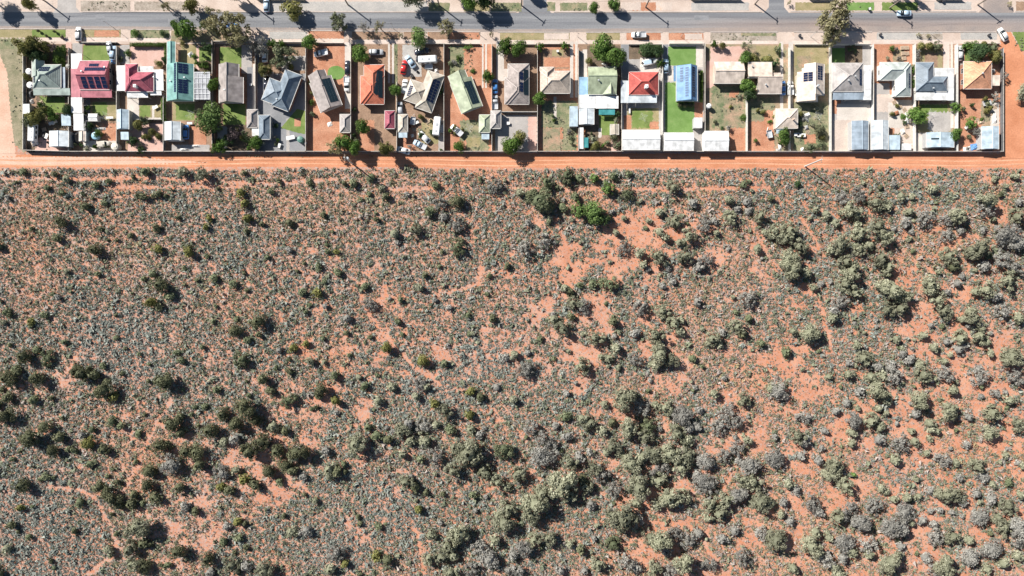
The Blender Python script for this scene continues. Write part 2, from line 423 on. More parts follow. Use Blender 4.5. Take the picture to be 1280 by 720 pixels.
def sheet(name, pts, z, mat, jit=0.0, tagit=True):
    """flat ground sheet from survey points; jit (units) roughens its outline"""
    if len(pts) == 4 and not hasattr(pts[0], '__len__'):
        x0, y0, x1, y1 = pts; pts = [(x0, y0), (x0, y1), (x1, y1), (x1, y0)]
    w = []
    sd = random.random() * 10
    n = len(pts); acc = 0
    for i in range(n):
        a = pts[i]; b = pts[(i + 1) % n]
        ln = sqrt((b[0] - a[0]) ** 2 + (b[1] - a[1]) ** 2)
        k = max(1, int(ln / 2.2)) if jit else 1
        nx, ny = (b[1] - a[1]) / max(ln, 1e-6), -(b[0] - a[0]) / max(ln, 1e-6)
        for j in range(k):
            t = j / k; o = jit * lawn_noise(acc + ln * t, sd) if jit else 0
            w.append(G(a[0] + (b[0] - a[0]) * t + nx * o, a[1] + (b[1] - a[1]) * t + ny * o))
        acc += ln
    c = (sum(p[0] for p in w) / len(w), sum(p[1] for p in w) / len(w))
    v = [(p[0] - c[0], p[1] - c[1], 0) for p in w]
    o = add(name, mk_mesh(name, v, [tuple(range(len(v)))], GM[mat] if isinstance(mat, str) else mat), None, (c[0], c[1], z))
    if o.data.polygons[0].normal.z < 0: o.data.flip_normals()
    if tagit: tag(o, kind='structure')
    return o

# street: pale dusty verge on both sides, the road, kerbs, footpaths
sheet('verge', [(-700, -60), (-700, 54.5), (1980, 56), (1980, -60)], 0.006, 'dust')
sheet('road', [(-700, 15.3), (-700, 34), (100, 34.6), (640, 38.6), (1980, 38.2), (1980, 15), (640, 16.2), (100, 15.4)], 0.012, 'road')
sheet('road_shoulder', [(-700, 31.5), (-700, 36), (100, 36.4), (640, 40.2), (1980, 39.8), (1980, 33.5), (1100, 33), (640, 36.6), (100, 32.6)], 0.016, 'road2', 0.5)
for (a, b, m) in ((651, 686, 'road'), (958, 983, 'road'), (1226, 1264, 'road2'), (69, 98, 'conc')):
    sheet('side_street', [(a + 3, -60), (a + 3, 9), (a - 3, 16), (b + 3, 16), (b - 3, 9), (b - 3, -60)], 0.024, m)
# kerbs: real steps each side of the road, broken at the side streets
def kerb(x0, x1, y0, y1):
    a = G(x0, y0); b = G(x1, y1); m = MB()
    L_ = sqrt((b[0] - a[0]) ** 2 + (b[1] - a[1]) ** 2); an = atan2(b[1] - a[1], b[0] - a[0])
    m.box(0, -0.12, -0.0, L_, 0.12, 0.12)
    tag(add('kerb', m.mesh('kerb', GM['kerb']), None, (a[0], a[1], 0.0), an), kind='structure')
for (x0, x1, y) in ((-400, 64, 14.8), (103, 645, 15.0), (692, 952, 15.0), (988, 1220, 14.4), (1269, 1700, 14.4)):
    kerb(x0, x1, y, y)
for (x0, x1, y0, y1) in ((-400, 82, 35.6, 36.2), (104, 150, 36.4, 36.7), (160, 214, 36.8, 37.3), (334, 430, 38, 38.6), (440, 600, 38.9, 40), (622, 712, 40.3, 40.6), (732, 828, 40.6, 40.4), (836, 880, 40.4, 40.2), (888, 972, 40.2, 40.2), (992, 1090, 40.2, 40.1), (1098, 1245, 40.1, 40.0)):
    kerb(x0, x1, y0, y1)
# footpath slabs: long concrete runs between driveways
for (x0, x1, y0, y1) in ((38, 89, 47.2, 51.8), (104, 160, 47.2, 51.8), (162, 232, 48, 52), (300, 338, 46, 54), (336, 386, 49, 53), (386, 430, 48.6, 53.4), (452, 540, 50, 54), (540, 600, 50, 55), (625, 712, 50.2, 54.6), (720, 775, 50.3, 54.8), (778, 828, 50.4, 54.8), (836, 880, 50.4, 54.8), (888, 972, 51, 55), (990, 1090, 50.5, 55), (1092, 1180, 49.8, 54.4), (1192, 1248, 49.8, 54)):
    sheet('footpath', (x0, y0, x1, y1), 0.012, 'path', 0.25)
# verge patches
VP = [(-200, 36.8, 82, 47, 'dry'), (40, 37.4, 82, 46.6, 'lawn'), (104, 37, 151, 46.6, 'dry'), (118, 38, 149, 46, 'red'), (163, 37.4, 212, 47.4, 'weed'), (214, 38, 300, 53, 'weed2'),
      (337, 39.5, 383, 48.6, 'gravel'), (386, 38.6, 430, 48.2, 'red'), (440, 39, 500, 49.4, 'brown'), (505, 39, 530, 49, 'brown'), (535, 39.6, 600, 49.2, 'red'), (536, 40, 562, 49, 'brown'),
      (625, 41, 712, 50, 'dry'), (680, 41.5, 711, 49.6, 'pgrav'), (733, 41, 775, 50, 'dry'), (783, 41, 826, 50, 'red'), (836, 41.2, 879, 50, 'red'), (856, 42, 878, 49.6, 'pgrav'),
      (888, 41.4, 971, 50.6, 'gravel2'), (926, 41.4, 970, 45, 'weed'), (993, 41.4, 1037, 50.4, 'pgrav'), (1096, 41, 1178, 49.6, 'gravel'), (1150, 42, 1178, 49, 'gravel2'), (1201, 41, 1246, 49.6, 'gravel'),
      (0, 1, 66, 11, 'pgrav'), (101, 1, 163, 14, 'gravel2'), (163, 1.5, 318, 13.6, 'dust'), (168, 2, 232, 13, 'gravel2'), (338, 2, 534, 14, 'gravel'), (536, 3.4, 562, 14, 'weed'), (580, 3.4, 612, 14.4, 'dry'),
      (614, 3.4, 652, 14.6, 'weed'), (684, 2.6, 694, 13.6, 'weed'), (700, 3.4, 734, 13.4, 'weed'), (776, 3, 801, 13, 'pgrav'), (790, 3, 822, 13.4, 'red'), (820, 3, 840, 13, 'pgrav'), (864, 3, 936, 13.2, 'gravel'),
      (994, 3, 1040, 13, 'dry'), (1058, 3, 1092.6, 13, 'lawn2'), (1102.5, 3, 1147, 13, 'lawn'), (1168, 2.4, 1214, 12, 'gravel'), (1270, 2, 1330, 13.4, 'brown')]
zz = 0.018
for p in VP:
    zz += 0.004
    if zz > 0.05: zz = 0.022
    nm = {'lawn': 'lawn', 'lawn2': 'lawn', 'dry': 'dry_grass_verge', 'weed': 'weedy_verge'}.get(p[4], 'verge_patch')
    sheet(nm, p[:4], zz, p[4], 0.7)

# yards
YB = ['mulch', 'brown', 'brown', 'brown', 'brown', 'greyc', 'red', 'brown', 'brown', 'red', 'brown', 'red', 'brown', 'conc', 'conc', 'weed2', 'weed2', 'weed2', 'conc', 'red', 'brown', 'red']
for i in range(22):
    sheet('yard_ground', (LOTX[i], 55.2, LOTX[i + 1], 190.6), 0.010, YB[i])
YP = {
 0: [(66, 60, 82, 84, 'lawn', 1.5), (50, 121, 81, 141, 'lawn', 1.5), (82.5, 53, 89.5, 112, 'pink', .3), (44, 172, 89, 190, 'pink', 1), (36, 120, 46, 145, 'brown', 1)],
 1: [(90.5, 54, 103, 68, 'conc', .2), (104, 57, 141, 77, 'lawn', 1.2), (140, 54, 149, 80, 'mulch', .5), (113, 127, 147, 151, 'dry', 1), (116, 128, 134, 144, 'lawn', 1.5), (128, 154, 147, 178, 'red', 1.2), (104, 176, 148, 190, 'conc2', .8), (104, 122, 113, 170, 'greyc', .3)],
 2: [(163, 57, 205, 83, 'pink', .4), (150, 56, 162, 80, 'conc', .4), (159, 120, 174, 150, 'conc2', .4), (174, 131, 203, 147, 'dry', 1), (175, 132, 188, 146, 'lawn', 1.5), (190, 132, 193, 148, 'conc2', .2), (174, 147, 204, 150, 'conc2', .3), (160, 154, 206, 189, 'pink', 1)],
 3: [(226, 56, 246, 82, 'dry', 1), (245.5, 57, 249, 90, 'pink', .3), (249, 59, 265, 84, 'lawn', 1), (249, 76, 265, 92, 'mulch', 1), (216, 127, 244, 151, 'dry', 1), (220, 130, 243, 150, 'lawn', 1), (236, 157, 258, 182, 'red', 1), (214, 181, 262, 190, 'conc', .5), (244, 127, 250, 158, 'brown', .6)],
 4: [(274, 59, 302, 84, 'lawn', .8), (270, 59, 274, 130, 'red', .4), (302, 56, 315, 92, 'conc', .4), (309, 84, 318, 138, 'greyc', .2), (316, 80, 319.5, 140, 'conc2', .2), (279, 130, 307, 156, 'lawn', 1), (272, 158, 284, 186, 'conc', .6), (284, 156, 314, 188, 'mulch', 1)],
 5: [(324, 57, 383, 92, 'brown', .6), (336, 90, 342, 130, 'conc', .3), (358, 148, 362, 190, 'conc', .4), (352, 70, 382, 88, 'conc', 1)],
 6: [(387, 58, 431, 92, 'red', .5), (431, 53, 438.5, 136, 'conc2', .4), (386, 150, 425, 189, 'red', 1), (424, 140, 438, 150, 'brown', .6)],
 7: [(444, 57, 484, 84, 'brown', .8), (485, 55, 487.5, 104, 'conc2', .3), (490, 55, 492.5, 104, 'conc2', .3), (492.8, 55, 497, 120, 'weed', .6), (445, 150, 475, 189, 'red', 1.4), (468, 140, 497, 189, 'brown', 1)],
 8: [(503, 56, 527, 96, 'gravel', .8), (527, 57, 555, 96, 'brown', .6), (526, 58, 532, 66, 'weed', .8), (503, 150, 520, 189, 'red', 1.2), (527, 150, 549, 180, 'dry', 1.6), (548, 150, 555, 189, 'conc', .5)],
 9: [(562, 57, 592, 96, 'weed', 2), (580, 60, 601, 96, 'red', 2), (602.5, 54, 604.5, 110, 'conc2', .2), (606.5, 54, 608.6, 110, 'conc2', .2), (575, 150, 600, 176, 'weed', 2), (583, 165, 611, 189, 'weed', 2), (584, 172, 600, 184, 'dry', 1.5), (609, 57, 614.5, 96, 'red', .5)],
 10: [(620.5, 50, 630, 101, 'conc2', .3), (630, 58, 660, 80, 'brown', .5), (630, 86, 636, 100, 'conc2', .3), (619, 144, 671, 189.6, 'conc', .3), (660, 145, 671, 189, 'pink', 2), (628, 130, 660, 141, 'brown', .4)],
 11: [(676, 62, 711, 86, 'brown', .8), (690, 62, 704, 70, 'dry', 1.2), (680, 72, 711, 84, 'red', 1), (712.5, 52, 716.6, 122, 'conc2', .3), (718.8, 52, 722, 122, 'conc2', .3), (677, 126, 722, 160, 'weed', 2.2), (678, 160, 704, 189, 'weed2', 2), (703, 157, 721, 188, 'weed', 1.8), (692, 121, 695.6, 149, 'conc2', .4), (700, 160, 704, 174, 'red', .4)],
 12: [(722.8, 64, 728.5, 97, 'greyc', .2), (728.5, 62, 734, 97, 'conc2', .3), (734, 57, 775, 86, 'mulch', .8), (749, 144, 771, 169, 'lawn', .6), (742, 160, 752, 172, 'conc2', .6), (764, 172, 774, 189, 'pink', .6), (730, 156, 748, 189, 'mulch', .6)],
 13: [(776.3, 56, 786, 104, 'greyc', .3), (786, 57, 827, 74, 'mulch', .6), (800, 72, 826, 92, 'conc2', .6), (784, 135, 823.5, 162.5, 'dry', .6), (790, 137, 816, 160, 'lawn', 2.2), (812, 152, 823, 161.5, 'red', 1.2), (780, 144, 789, 162, 'red', 1)],
 14: [(835, 58.5, 870, 84, 'lawn2', .9), (870, 56, 878.5, 84, 'conc2', .2), (836, 82, 846, 101.5, 'conc2', .2), (831.5, 103, 868, 167, 'lawn2', 1.0), (868, 128, 878.5, 147, 'red', .5), (866, 162, 879, 190, 'conc', .4), (828, 56, 835, 100, 'greyc', .2), (874, 88, 878.6, 128, 'lawn', .3)],
 15: [(888, 58, 931, 77, 'pink', .8), (883, 76, 893, 110, 'pink', .5), (890, 108, 931, 160, 'weed', 2.4), (905, 118, 930, 165, 'weed2', 2.4), (912, 114, 924, 122, 'red', 1.5), (912, 160, 931, 189, 'red', 1.4)],
 16: [(945, 57, 974, 77, 'dry', .8), (975, 52, 979, 140, 'conc2', .3), (936, 122, 968, 150, 'weed', 2.4), (955, 138, 970, 158, 'red', 1.6), (936, 152, 968, 189, 'red', 2), (974, 54, 976, 72, 'lawn', .2)],
 17: [(985.6, 52, 991.5, 94, 'conc2', .3), (993, 57, 1034, 82, 'dry', .8), (996, 70, 1014, 90, 'weed2', 1.6), (992, 128, 1035, 189, 'weed', 1.6), (1005, 168, 1020, 180, 'red', 1.4), (988.5, 94, 991, 138, 'conc2', .2)],
 18: [(1040, 60, 1058, 79, 'lawn2', .5), (1037, 56, 1040, 190, 'brown', .3), (1041, 125, 1051, 142, 'red', .8), (1046, 130, 1088, 189, 'conc2', 1), (1041, 150, 1064, 189, 'pgrav', 1.4), (1056, 57, 1086, 80, 'mulch', .5), (1078, 57, 1087, 82, 'conc', .3)],
 19: [(1094, 56, 1140, 80, 'red', .6), (1116, 62, 1130, 78, 'weed2', 1), (1093, 104, 1112, 189, 'conc', .8), (1096, 118, 1118, 140, 'pgrav', 1.2), (1118, 125, 1140, 189, 'pgrav', 1.4), (1110, 128, 1128, 160, 'conc2', 1.2)],
 20: [(1150, 62, 1178, 86, 'dry', 1), (1156, 66, 1172, 84, 'brown', 1.6), (1179, 52, 1187, 86, 'path', .3), (1188, 52, 1191, 86, 'path', .3), (1147, 130, 1191, 166, 'dry', .8), (1150, 131, 1184, 146, 'lawn', 2), (1160, 140, 1189, 165, 'conc', 2), (1144, 166, 1160, 190, 'conc2', .6), (1188, 124, 1192, 160, 'conc2', .2)],
 21: [(1206, 61, 1217, 78, 'lawn', .6), (1194, 56, 1205, 90, 'conc', .4), (1199, 118, 1240, 150, 'red', 1), (1226, 126, 1244, 158, 'weed2', 1.5), (1238, 128, 1249, 158, 'conc2', .6)],
}
for k, ps in YP.items():
    z = 0.014
    for p in ps:
        z += 0.004
        nm = {'lawn': 'lawn', 'lawn2': 'lawn', 'dry': 'dry_lawn', 'weed': 'weedy_ground', 'weed2': 'weedy_ground', 'conc': 'paving', 'conc2': 'paving', 'greyc': 'paving', 'pink': 'paving', 'pgrav': 'paving', 'gravel': 'gravel_bed', 'mulch': 'garden_bed', 'red': 'bare_ground', 'brown': 'bare_ground', 'path': 'driveway'}[p[4]]
        sheet(nm, p[:4], z, p[4], p[5])
def blob(cx, cy, rx, ry, n=18): return [(cx + rx * cos(-2 * pi * i / n), cy + ry * sin(-2 * pi * i / n)) for i in range(n)]
sheet('lawn', [(351, 160), (371.5, 136), (383, 139), (383, 168), (372, 166)], 0.040, 'lawn', .4)
sheet('sandy_patch', (368, 148, 376, 158), 0.044, 'red', .4)
sheet('lawn', blob(420, 91, 11, 8.5), 0.060, 'lawn2', .6)
# lane round the block: dirt track behind the houses, tracks at both ends
sheet('dirt_track', [(-700, 194.5), (-700, 211), (300, 208.5), (700, 209.5), (1980, 209), (1980, 194), (640, 192)], 0.005, 'track', .5)
sheet('dirt_track', [(-16, 60), (-20, 196), (20, 196), (15, 150), (10, 90), (-2, 60)], 0.010, 'palet', 1.5)
sheet('dirt_track', [(-300, 197), (-300, 208), (160, 206), (260, 203), (160, 196)], 0.0095, 'palet', 1.5)
sheet('dirt_track', [(1250.5, 36), (1250.5, 200), (1284, 200), (1292, 120), (1280, 70), (1262, 37)], 0.010, 'track', .8)
for (y, w, ph) in ((199.0, 1.3, 0.0), (204.6, 1.5, .4)):
    up = [(x, y + 1.1 * sin(x / 83 + ph) + .6 * sin(x / 31 + ph) + .3 * sin(x / 11)) for x in range(-600, 1900, 25)]
    dn = [(x, yy + w + .5 * sin(x / 47 + 1)) for (x, yy) in up]
    sheet('wheel_rut', dn + up[::-1], 0.0135 + y * 1e-5, 'rut', .4)
for (x0, y0, x1, y1, m) in ((120, 18, 131, 24, 'greyc'), (500, 19, 516, 23, 'greyc'), (868, 19, 886, 25, 'greyc'), (560, 30, 640, 32, 'greyc'), (210, 22, 216, 33, 'greyc')):
    sheet('asphalt_patch', (x0, y0, x1, y1), 0.030, m, .25)
sheet('weedy_ground', [(-4, 60), (9, 90), (13, 140), (18, 180), (30, 191), (32.6, 188), (32.6, 58), (28, 50)], 0.014, 'greyw', 1.5)
sheet('weedy_ground', [(-200, 47), (-200, 196), (-22, 194), (-18, 62), (-2, 61), (28, 62), (33, 54), (33, 48)], 0.018, 'weed', 1.5)
sheet('lawn', [(1265, 38), (1268, 46), (1276, 62), (1285, 66), (1310, 66), (1310, 37)], 0.015, 'lawn', 1.2)

# ================================================================== BUILDINGS
RC = {'sage': (0.33, 0.39, 0.35), 'pinkred': (0.43, 0.135, 0.165), 'crimson': (0.42, 0.105, 0.14), 'white': (0.74, 0.74, 0.725), 'teal': (0.185, 0.365, 0.335), 'greybrown': (0.34, 0.295, 0.275),
      'slate': (0.185, 0.23, 0.275), 'palegreen': (0.39, 0.435, 0.30), 'beige': (0.47, 0.415, 0.34), 'olive': (0.38, 0.43, 0.29), 'blue': (0.15, 0.30, 0.50), 'cream': (0.70, 0.585, 0.49),
      'creamb': (0.50, 0.42, 0.36), 'grey': (0.41, 0.375, 0.355), 'lightblue': (0.47, 0.575, 0.64), 'zinc': (0.57, 0.615, 0.64), 'bluegrey': (0.29, 0.35, 0.41), 'maroon': (0.34, 0.08, 0.115), 'pearl': (0.46, 0.50, 0.47), 'tealdark': (0.04, 0.25, 0.26), 'skyblue': (0.30, 0.48, 0.66), 'greysheet': (0.34, 0.345, 0.37)}
TC = {'t_orange': (0.55, 0.165, 0.095), 't_red': (0.52, 0.105, 0.085), 't_apricot': (0.70, 0.345, 0.205), 't_tan': (0.52, 0.43, 0.355), 't_brown': (0.35, 0.30, 0.275), 't_cream': (0.66, 0.56, 0.48)}
def roof_mat(key, axis):
    if key in TC: return tile_roof(key, TC[key])
    return metal_sheet('sheet_' + key, RC[key], axis=axis, rough=0.62 if key == 'white' else 0.45)
def cap_mat(key):
    c = TC.get(key) or RC[key]
    return plain('cap_' + key, tuple(min(.85, x * 1.12 + .02) for x in c), 0.5)
M_WALL = [plain('wall_cream', (0.58, 0.52, 0.43), .8), plain('wall_white', (0.70, 0.68, 0.64), .8), plain('wall_brick', (0.36, 0.17, 0.11), .85), plain('wall_grey', (0.42, 0.42, 0.41), .8)]
M_FRAME = plain('window_frame_white', (0.75, 0.75, 0.73), .4)
M_GLASS = plain('window_glass', (0.02, 0.025, 0.03), .08, 0, .6)
M_DOOR = plain('door_paint', (0.22, 0.14, 0.09), .5)
M_POST = plain('post_paint', (0.66, 0.64, 0.6), .5)
M_GUT = plain('gutter_cream', (0.70, 0.67, 0.62), .45)
M_PV = plain('solar_cell', (0.012, 0.02, 0.06), .16, 0, .7, vary=.3)
M_PVT = plain('solar_thermal_black', (0.015, 0.03, 0.04), .35, 0, .4, vary=.3)
M_PVE = plain('solar_frame', (0.5, 0.52, 0.55), .35, .6)
M_BRICK = plain('chimney_brick', (0.60, 0.47, 0.38), .9)
M_STEEL = plain('galvanised', (0.55, 0.57, 0.58), .4, .3)

class Comp:
    def __init__(s, kind, x0, y0, x1, y1, h, rise, mat, ang=0.0, open_=False, ro=0.0, walls=True, capc=True):
        s.kind = kind; s.h = h; s.mat = mat; s.ang = radians(ang); s.open = open_; s.walls = walls; s.capc = capc
        k = U * (CAM_H - h) / CAM_H
        s.c = G((x0 + x1) / 2, (y0 + y1) / 2, h)
        s.w = (x1 - x0) * k; s.d = (y1 - y0) * k; s.k = k
        s.rise = rise; s.ro = ro * k
    def P(s, x, y, z):
        return (s.c[0] + x * cos(s.ang) - y * sin(s.ang), s.c[1] + x * sin(s.ang) + y * cos(s.ang), z)
    def hz(s, x, y):
        W, D = s.w / 2, s.d / 2
        if s.kind == 'gx':
            t = (D - y) / (D - s.ro) if y > s.ro else (y + D) / (s.ro + D)
            return s.h + s.rise * t
        if s.kind == 'gy':
            t = (W - x) / (W - s.ro) if x > s.ro else (x + W) / (s.ro + W)
            return s.h + s.rise * t
        if s.kind == 'hip':
            m = min(W, D); return s.h + s.rise * min(W - abs(x), D - abs(y), m) / m
        return s.h + s.rise * (y + D) / (2 * D)
    def roof(s, parent, name='roof'):
        W, D = s.w / 2, s.d / 2; h = s.h; P = s.P; r = h + s.rise; t = 0.14
        lines = []
        if s.kind == 'gx':
            y = s.ro
            v = [P(-W, -D, h), P(W, -D, h), P(W, D, h), P(-W, D, h), P(-W, y, r), P(W, y, r)]
            f = [(0, 1, 5, 4), (2, 3, 4, 5), (1, 2, 5), (3, 0, 4)]; lines = [(4, 5)]
        elif s.kind == 'gy':
            x = s.ro
            v = [P(-W, -D, h), P(W, -D, h), P(W, D, h), P(-W, D, h), P(x, -D, r), P(x, D, r)]
            f = [(1, 2, 5, 4), (3, 0, 4, 5), (0, 1, 4), (2, 3, 5)]; lines = [(4, 5)]
        elif s.kind == 'hip':
            if abs(W - D) < 0.15:
                v = [P(-W, -D, h), P(W, -D, h), P(W, D, h), P(-W, D, h), P(0, 0, r)]
                f = [(0, 1, 4), (1, 2, 4), (2, 3, 4), (3, 0, 4)]; lines = [(0, 4), (1, 4), (2, 4), (3, 4)]
            elif W > D:
                a = W - D
                v = [P(-W, -D, h), P(W, -D, h), P(W, D, h), P(-W, D, h), P(-a, 0, r), P(a, 0, r)]
                f = [(0, 1, 5, 4), (2, 3, 4, 5), (1, 2, 5), (3, 0, 4)]; lines = [(4, 5), (0, 4), (3, 4), (1, 5), (2, 5)]
            else:
                a = D - W
                v = [P(-W, -D, h), P(W, -D, h), P(W, D, h), P(-W, D, h), P(0, -a, r), P(0, a, r)]
                f = [(1, 2, 5, 4), (3, 0, 4, 5), (0, 1, 4), (2, 3, 5)]; lines = [(4, 5), (0, 4), (1, 4), (2, 5), (3, 5)]
        else:
            v = [P(-W, -D, h), P(W, -D, h), P(W, D, r), P(-W, D, r)]; f = [(0, 1, 2, 3)]
        n = len(v)
        ring = [0, 1, 2, 3]
        low = [(v[i][0], v[i][1], v[i][2] - t) for i in ring]
        v = list(v) + low
        for i in range(4):
            j = (i + 1) % 4
            f = f + [(i, n + i, n + j, j)]
        f = f + [(n + 3, n + 2, n + 1, n)]
        o3 = wloc(parent)
        ax = 1 if s.kind == 'gy' else 0
        if s.kind in ('hip',) and s.d > s.w: ax = 1
        if s.kind == 'flat' and name == 'roof' and s.d > s.w * 1.4: ax = 0
        me = mk_mesh(name, [(p[0] - s.c[0], p[1] - s.c[1], p[2]) for p in v], f, roof_mat(s.mat, ax))
        ro = add(name, me, parent, (s.c[0], s.c[1], 0))
        if lines and s.capc:
            m = MB()
            for a, b in lines:
                A = Vector(v[a]); B = Vector(v[b]); A.z += .03; B.z += .03
                m.tube([A - Vector((*s.c, 0)), B - Vector((*s.c, 0))], [.13, .13], 5)
            add('ridge_cap', m.mesh('ridge_cap', cap_mat(s.mat)), ro, (s.c[0], s.c[1], 0))
        # gutters
        if s.kind != 'flat':
            def B(x0, y0, x1, y1):
                m = MB().box(x0, y0, h - .13, x1, y1, h + .02, lambda x, y, z: (P(x, y, z)[0] - s.c[0], P(x, y, z)[1] - s.c[1], z))
                add('gutter', m.mesh('gutter', M_GUT), ro, (s.c[0], s.c[1], 0))
            B(-W - .12, -D - .12, W + .12, -D - .005)
            if s.kind != 'gy': B(-W - .12, D + .005, W + .12, D + .12)
            if s.kind in ('hip', 'gy'):
                B(-W - .12, -D, -W - .005, D); B(W + .005, -D, W + .12, D)
        return ro
    def wall(s, parent, mat, over=0.45):
        W, D = s.w / 2 - over, s.d / 2 - over
        m = MB(); m.box(-W, -D, 0.0, W, D, s.h - .15 if s.kind != 'flat' else s.h - .15, lambda x, y, z: (s.P(x, y, z)[0] - s.c[0], s.P(x, y, z)[1] - s.c[1], z))
        return add('wall', m.mesh('wall', mat), parent, (s.c[0], s.c[1], 0))
    def posts(s, parent):
        W, D = s.w / 2 - .15, s.d / 2 - .15
        m = MB().box(-.05, -.05, 0, .05, .05, 1)
        me = m.mesh('post', M_POST)
        nx = max(1, int(round(s.w / 4.0))); ny = max(1, int(round(s.d / 4.0)))
        pts = set()
        for i in range(nx + 1):
            for y in (-D, D): pts.add((round(-W + 2 * W * i / nx, 3), y))
        for j in range(1, ny):
            for x in (-W, W): pts.add((x, round(-D + 2 * D * j / ny, 3)))
        for x, y in sorted(pts):
            p = s.P(x, y, 0)
            add('post', me, parent, (p[0], p[1], 0), s.ang, (1, 1, s.hz(x, y) - .15))

def win_mesh():
    f = MB(); w, h = 1.5, 1.1
    f.box(-w / 2, -.06, 0, w / 2, .04, .07).box(-w / 2, -.06, h - .07, w / 2, .04, h).box(-w / 2, -.06, .07, -w / 2 + .07, .04, h - .07).box(w / 2 - .07, -.06, .07, w / 2, .04, h - .07).box(-.03, -.05, .07, .03, .03, h - .07)
    p = MB().box(-w / 2 + .07, -.02, .07, w / 2 - .07, .01, h - .07)
    return f.mesh('window', M_FRAME), p.mesh('pane', M_GLASS)
ME_WIN, ME_PANE = win_mesh()
ME_DOOR = MB().box(-.45, -.05, 0, .45, .02, 2.05).mesh('door', M_DOOR)
ME_KNOB = MB().box(.3, -.1, 1.0, .38, -.05, 1.06).mesh('handle', M_STEEL)
ME_ROLL = MB().box(-1.3, -.05, 0, 1.3, .02, 2.1).mesh('roller_door', plain('roller_door_paint', (.55, .55, .53), .5))

def openings(s, root, door=True):
    """windows and a door on the walls of one component"""
    W, D = s.w / 2 - .45, s.d / 2 - .45
    for (fx, fy, rz, ln, n) in ((0, -1, 0, s.w, 3), (0, 1, pi, s.w, 3), (-1, 0, -pi / 2, s.d, 2), (1, 0, pi / 2, s.d, 2)):
        cnt = max(1, min(n, int(ln / 4)))
        for i in range(cnt):
            t = ((i + .5) / cnt - .5) * (ln - 1.5)
            x = t if fy else fx * (W + .005); y = t if fx else fy * (D + .005)
            p = s.P(x, y, 0)
            if door and fy == 1 and i == cnt // 2:
                d = add('door', ME_DOOR, root, (p[0], p[1], .08), rz + s.ang); add('handle', ME_KNOB, d, (p[0], p[1], .08))
                continue
            w = add('window', ME_WIN, root, (p[0], p[1], .95), rz + s.ang)
            add('pane', ME_PANE, w, (p[0], p[1], .95))

def panels(s, roof, lx0, ly0, lx1, ly1, nx, ny, mat=None, gap=.06, name='solar_panel'):
    """solar panels lying on one slope; rectangle in survey units local to the component centre (y south)"""
    k = s.k; x0, x1 = lx0 * k, lx1 * k; y0, y1 = -ly1 * k, -ly0 * k
    cw, ch = (x1 - x0) / nx, (y1 - y0) / ny
    me = None
    for i in range(nx):
        for j in range(ny):
            cx, cy = x0 + (i + .5) * cw, y0 + (j + .5) * ch
            if me is None:
                a, b = cw / 2 - gap, ch / 2 - gap
                q = [(-a, -b), (a, -b), (a, b), (-a, b)]
                zc = s.hz(cx, cy)
                top = []; bot = []
                for (u, v) in q:
                    z = s.hz(cx + u, cy + v) - zc
                    X = u * cos(s.ang) - v * sin(s.ang); Y = u * sin(s.ang) + v * cos(s.ang)
                    top.append((X, Y, z + .12)); bot.append((X, Y, z + .05))
                me = mk_mesh(name, bot + top, [(3, 2, 1, 0), (4, 5, 6, 7), (0, 1, 5, 4), (1, 2, 6, 5), (2, 3, 7, 6), (3, 0, 4, 7)], [mat or M_PV, M_PVE], [1, 0, 1, 1, 1, 1])
            p = s.P(cx, cy, s.hz(cx, cy))
            add(name, me, roof, p)

def chimney(s, roof, px, py, w=.7, h=1.0, mat=None):
    hh = s.h + s.rise
    p = G(px, py, hh)
    d = Vector((p[0] - s.c[0], p[1] - s.c[1]))
    z = s.hz(d.x * cos(-s.ang) - d.y * sin(-s.ang), d.x * sin(-s.ang) + d.y * cos(-s.ang))
    m = MB().box(-w / 2, -w / 2, -.4, w / 2, w / 2, h).box(-w / 2 - .06, -w / 2 - .06, h, w / 2 + .06, w / 2 + .06, h + .12).box(-.15, -.15, h + .12, .15, .15, h + .3)
    add('chimney', m.mesh('chimney', mat or M_BRICK), roof, (p[0], p[1], z))
def flue(s, roof, px, py):
    p = G(px, py, s.h + s.rise * .6); d = Vector((p[0] - s.c[0], p[1] - s.c[1]))
    z = s.hz(d.x * cos(-s.ang) - d.y * sin(-s.ang), d.x * sin(-s.ang) + d.y * cos(-s.ang))
    m = MB().disc(0, 0, -.2, .55, .16, .16, 10).disc(0, 0, .56, .7, .3, .2, 10)
    add('roof_vent', m.mesh('roof_vent', M_STEEL), roof, (p[0], p[1], z))

def house(label, comps, wall=0, cat='house', name='house'):
    c0 = comps[0].c
    root = empty(name, (c0[0], c0[1], 0))
    tag(root, label, cat)
    out = []
    for i, s in enumerate(comps):
        if s.open:
            r = s.roof(root, 'verandah_roof'); s.posts(root)
        else:
            r = s.roof(root, 'roof')
            if s.walls:
                s.wall(root, M_WALL[wall])
                if s.w > 3.5 and s.d > 3.5: openings(s, root, i == 0)
        out.append(r)
    return root, out
Cp = Comp
SHED_N = [0]
def shed(label, comps, wall=3, side=0, name='shed', cat='shed'):
    c0 = comps[0].c
    root = empty(name, (c0[0], c0[1], 0)); tag(root, label, cat, 'backyard sheds' if cat == 'shed' else None)
    out = []
    for i, s in enumerate(comps):
        r = s.roof(root, 'roof')
        if s.open: s.posts(root)
        else:
            s.wall(root, M_WALL[wall], .08)
            if i == 0 and min(s.w, s.d) > 2.7:
                W, D = s.w / 2 - .08, s.d / 2 - .08
                sx, sy, rz = [(0, 1, pi), (1, 0, pi / 2), (0, -1, 0), (-1, 0, -pi / 2)][side]
                p = s.P(sx * (W + .004), sy * (D + .004), 0)
                add('roller_door', ME_ROLL, root, (p[0], p[1], .02), rz + s.ang)
        out.append(r)
    return root, out

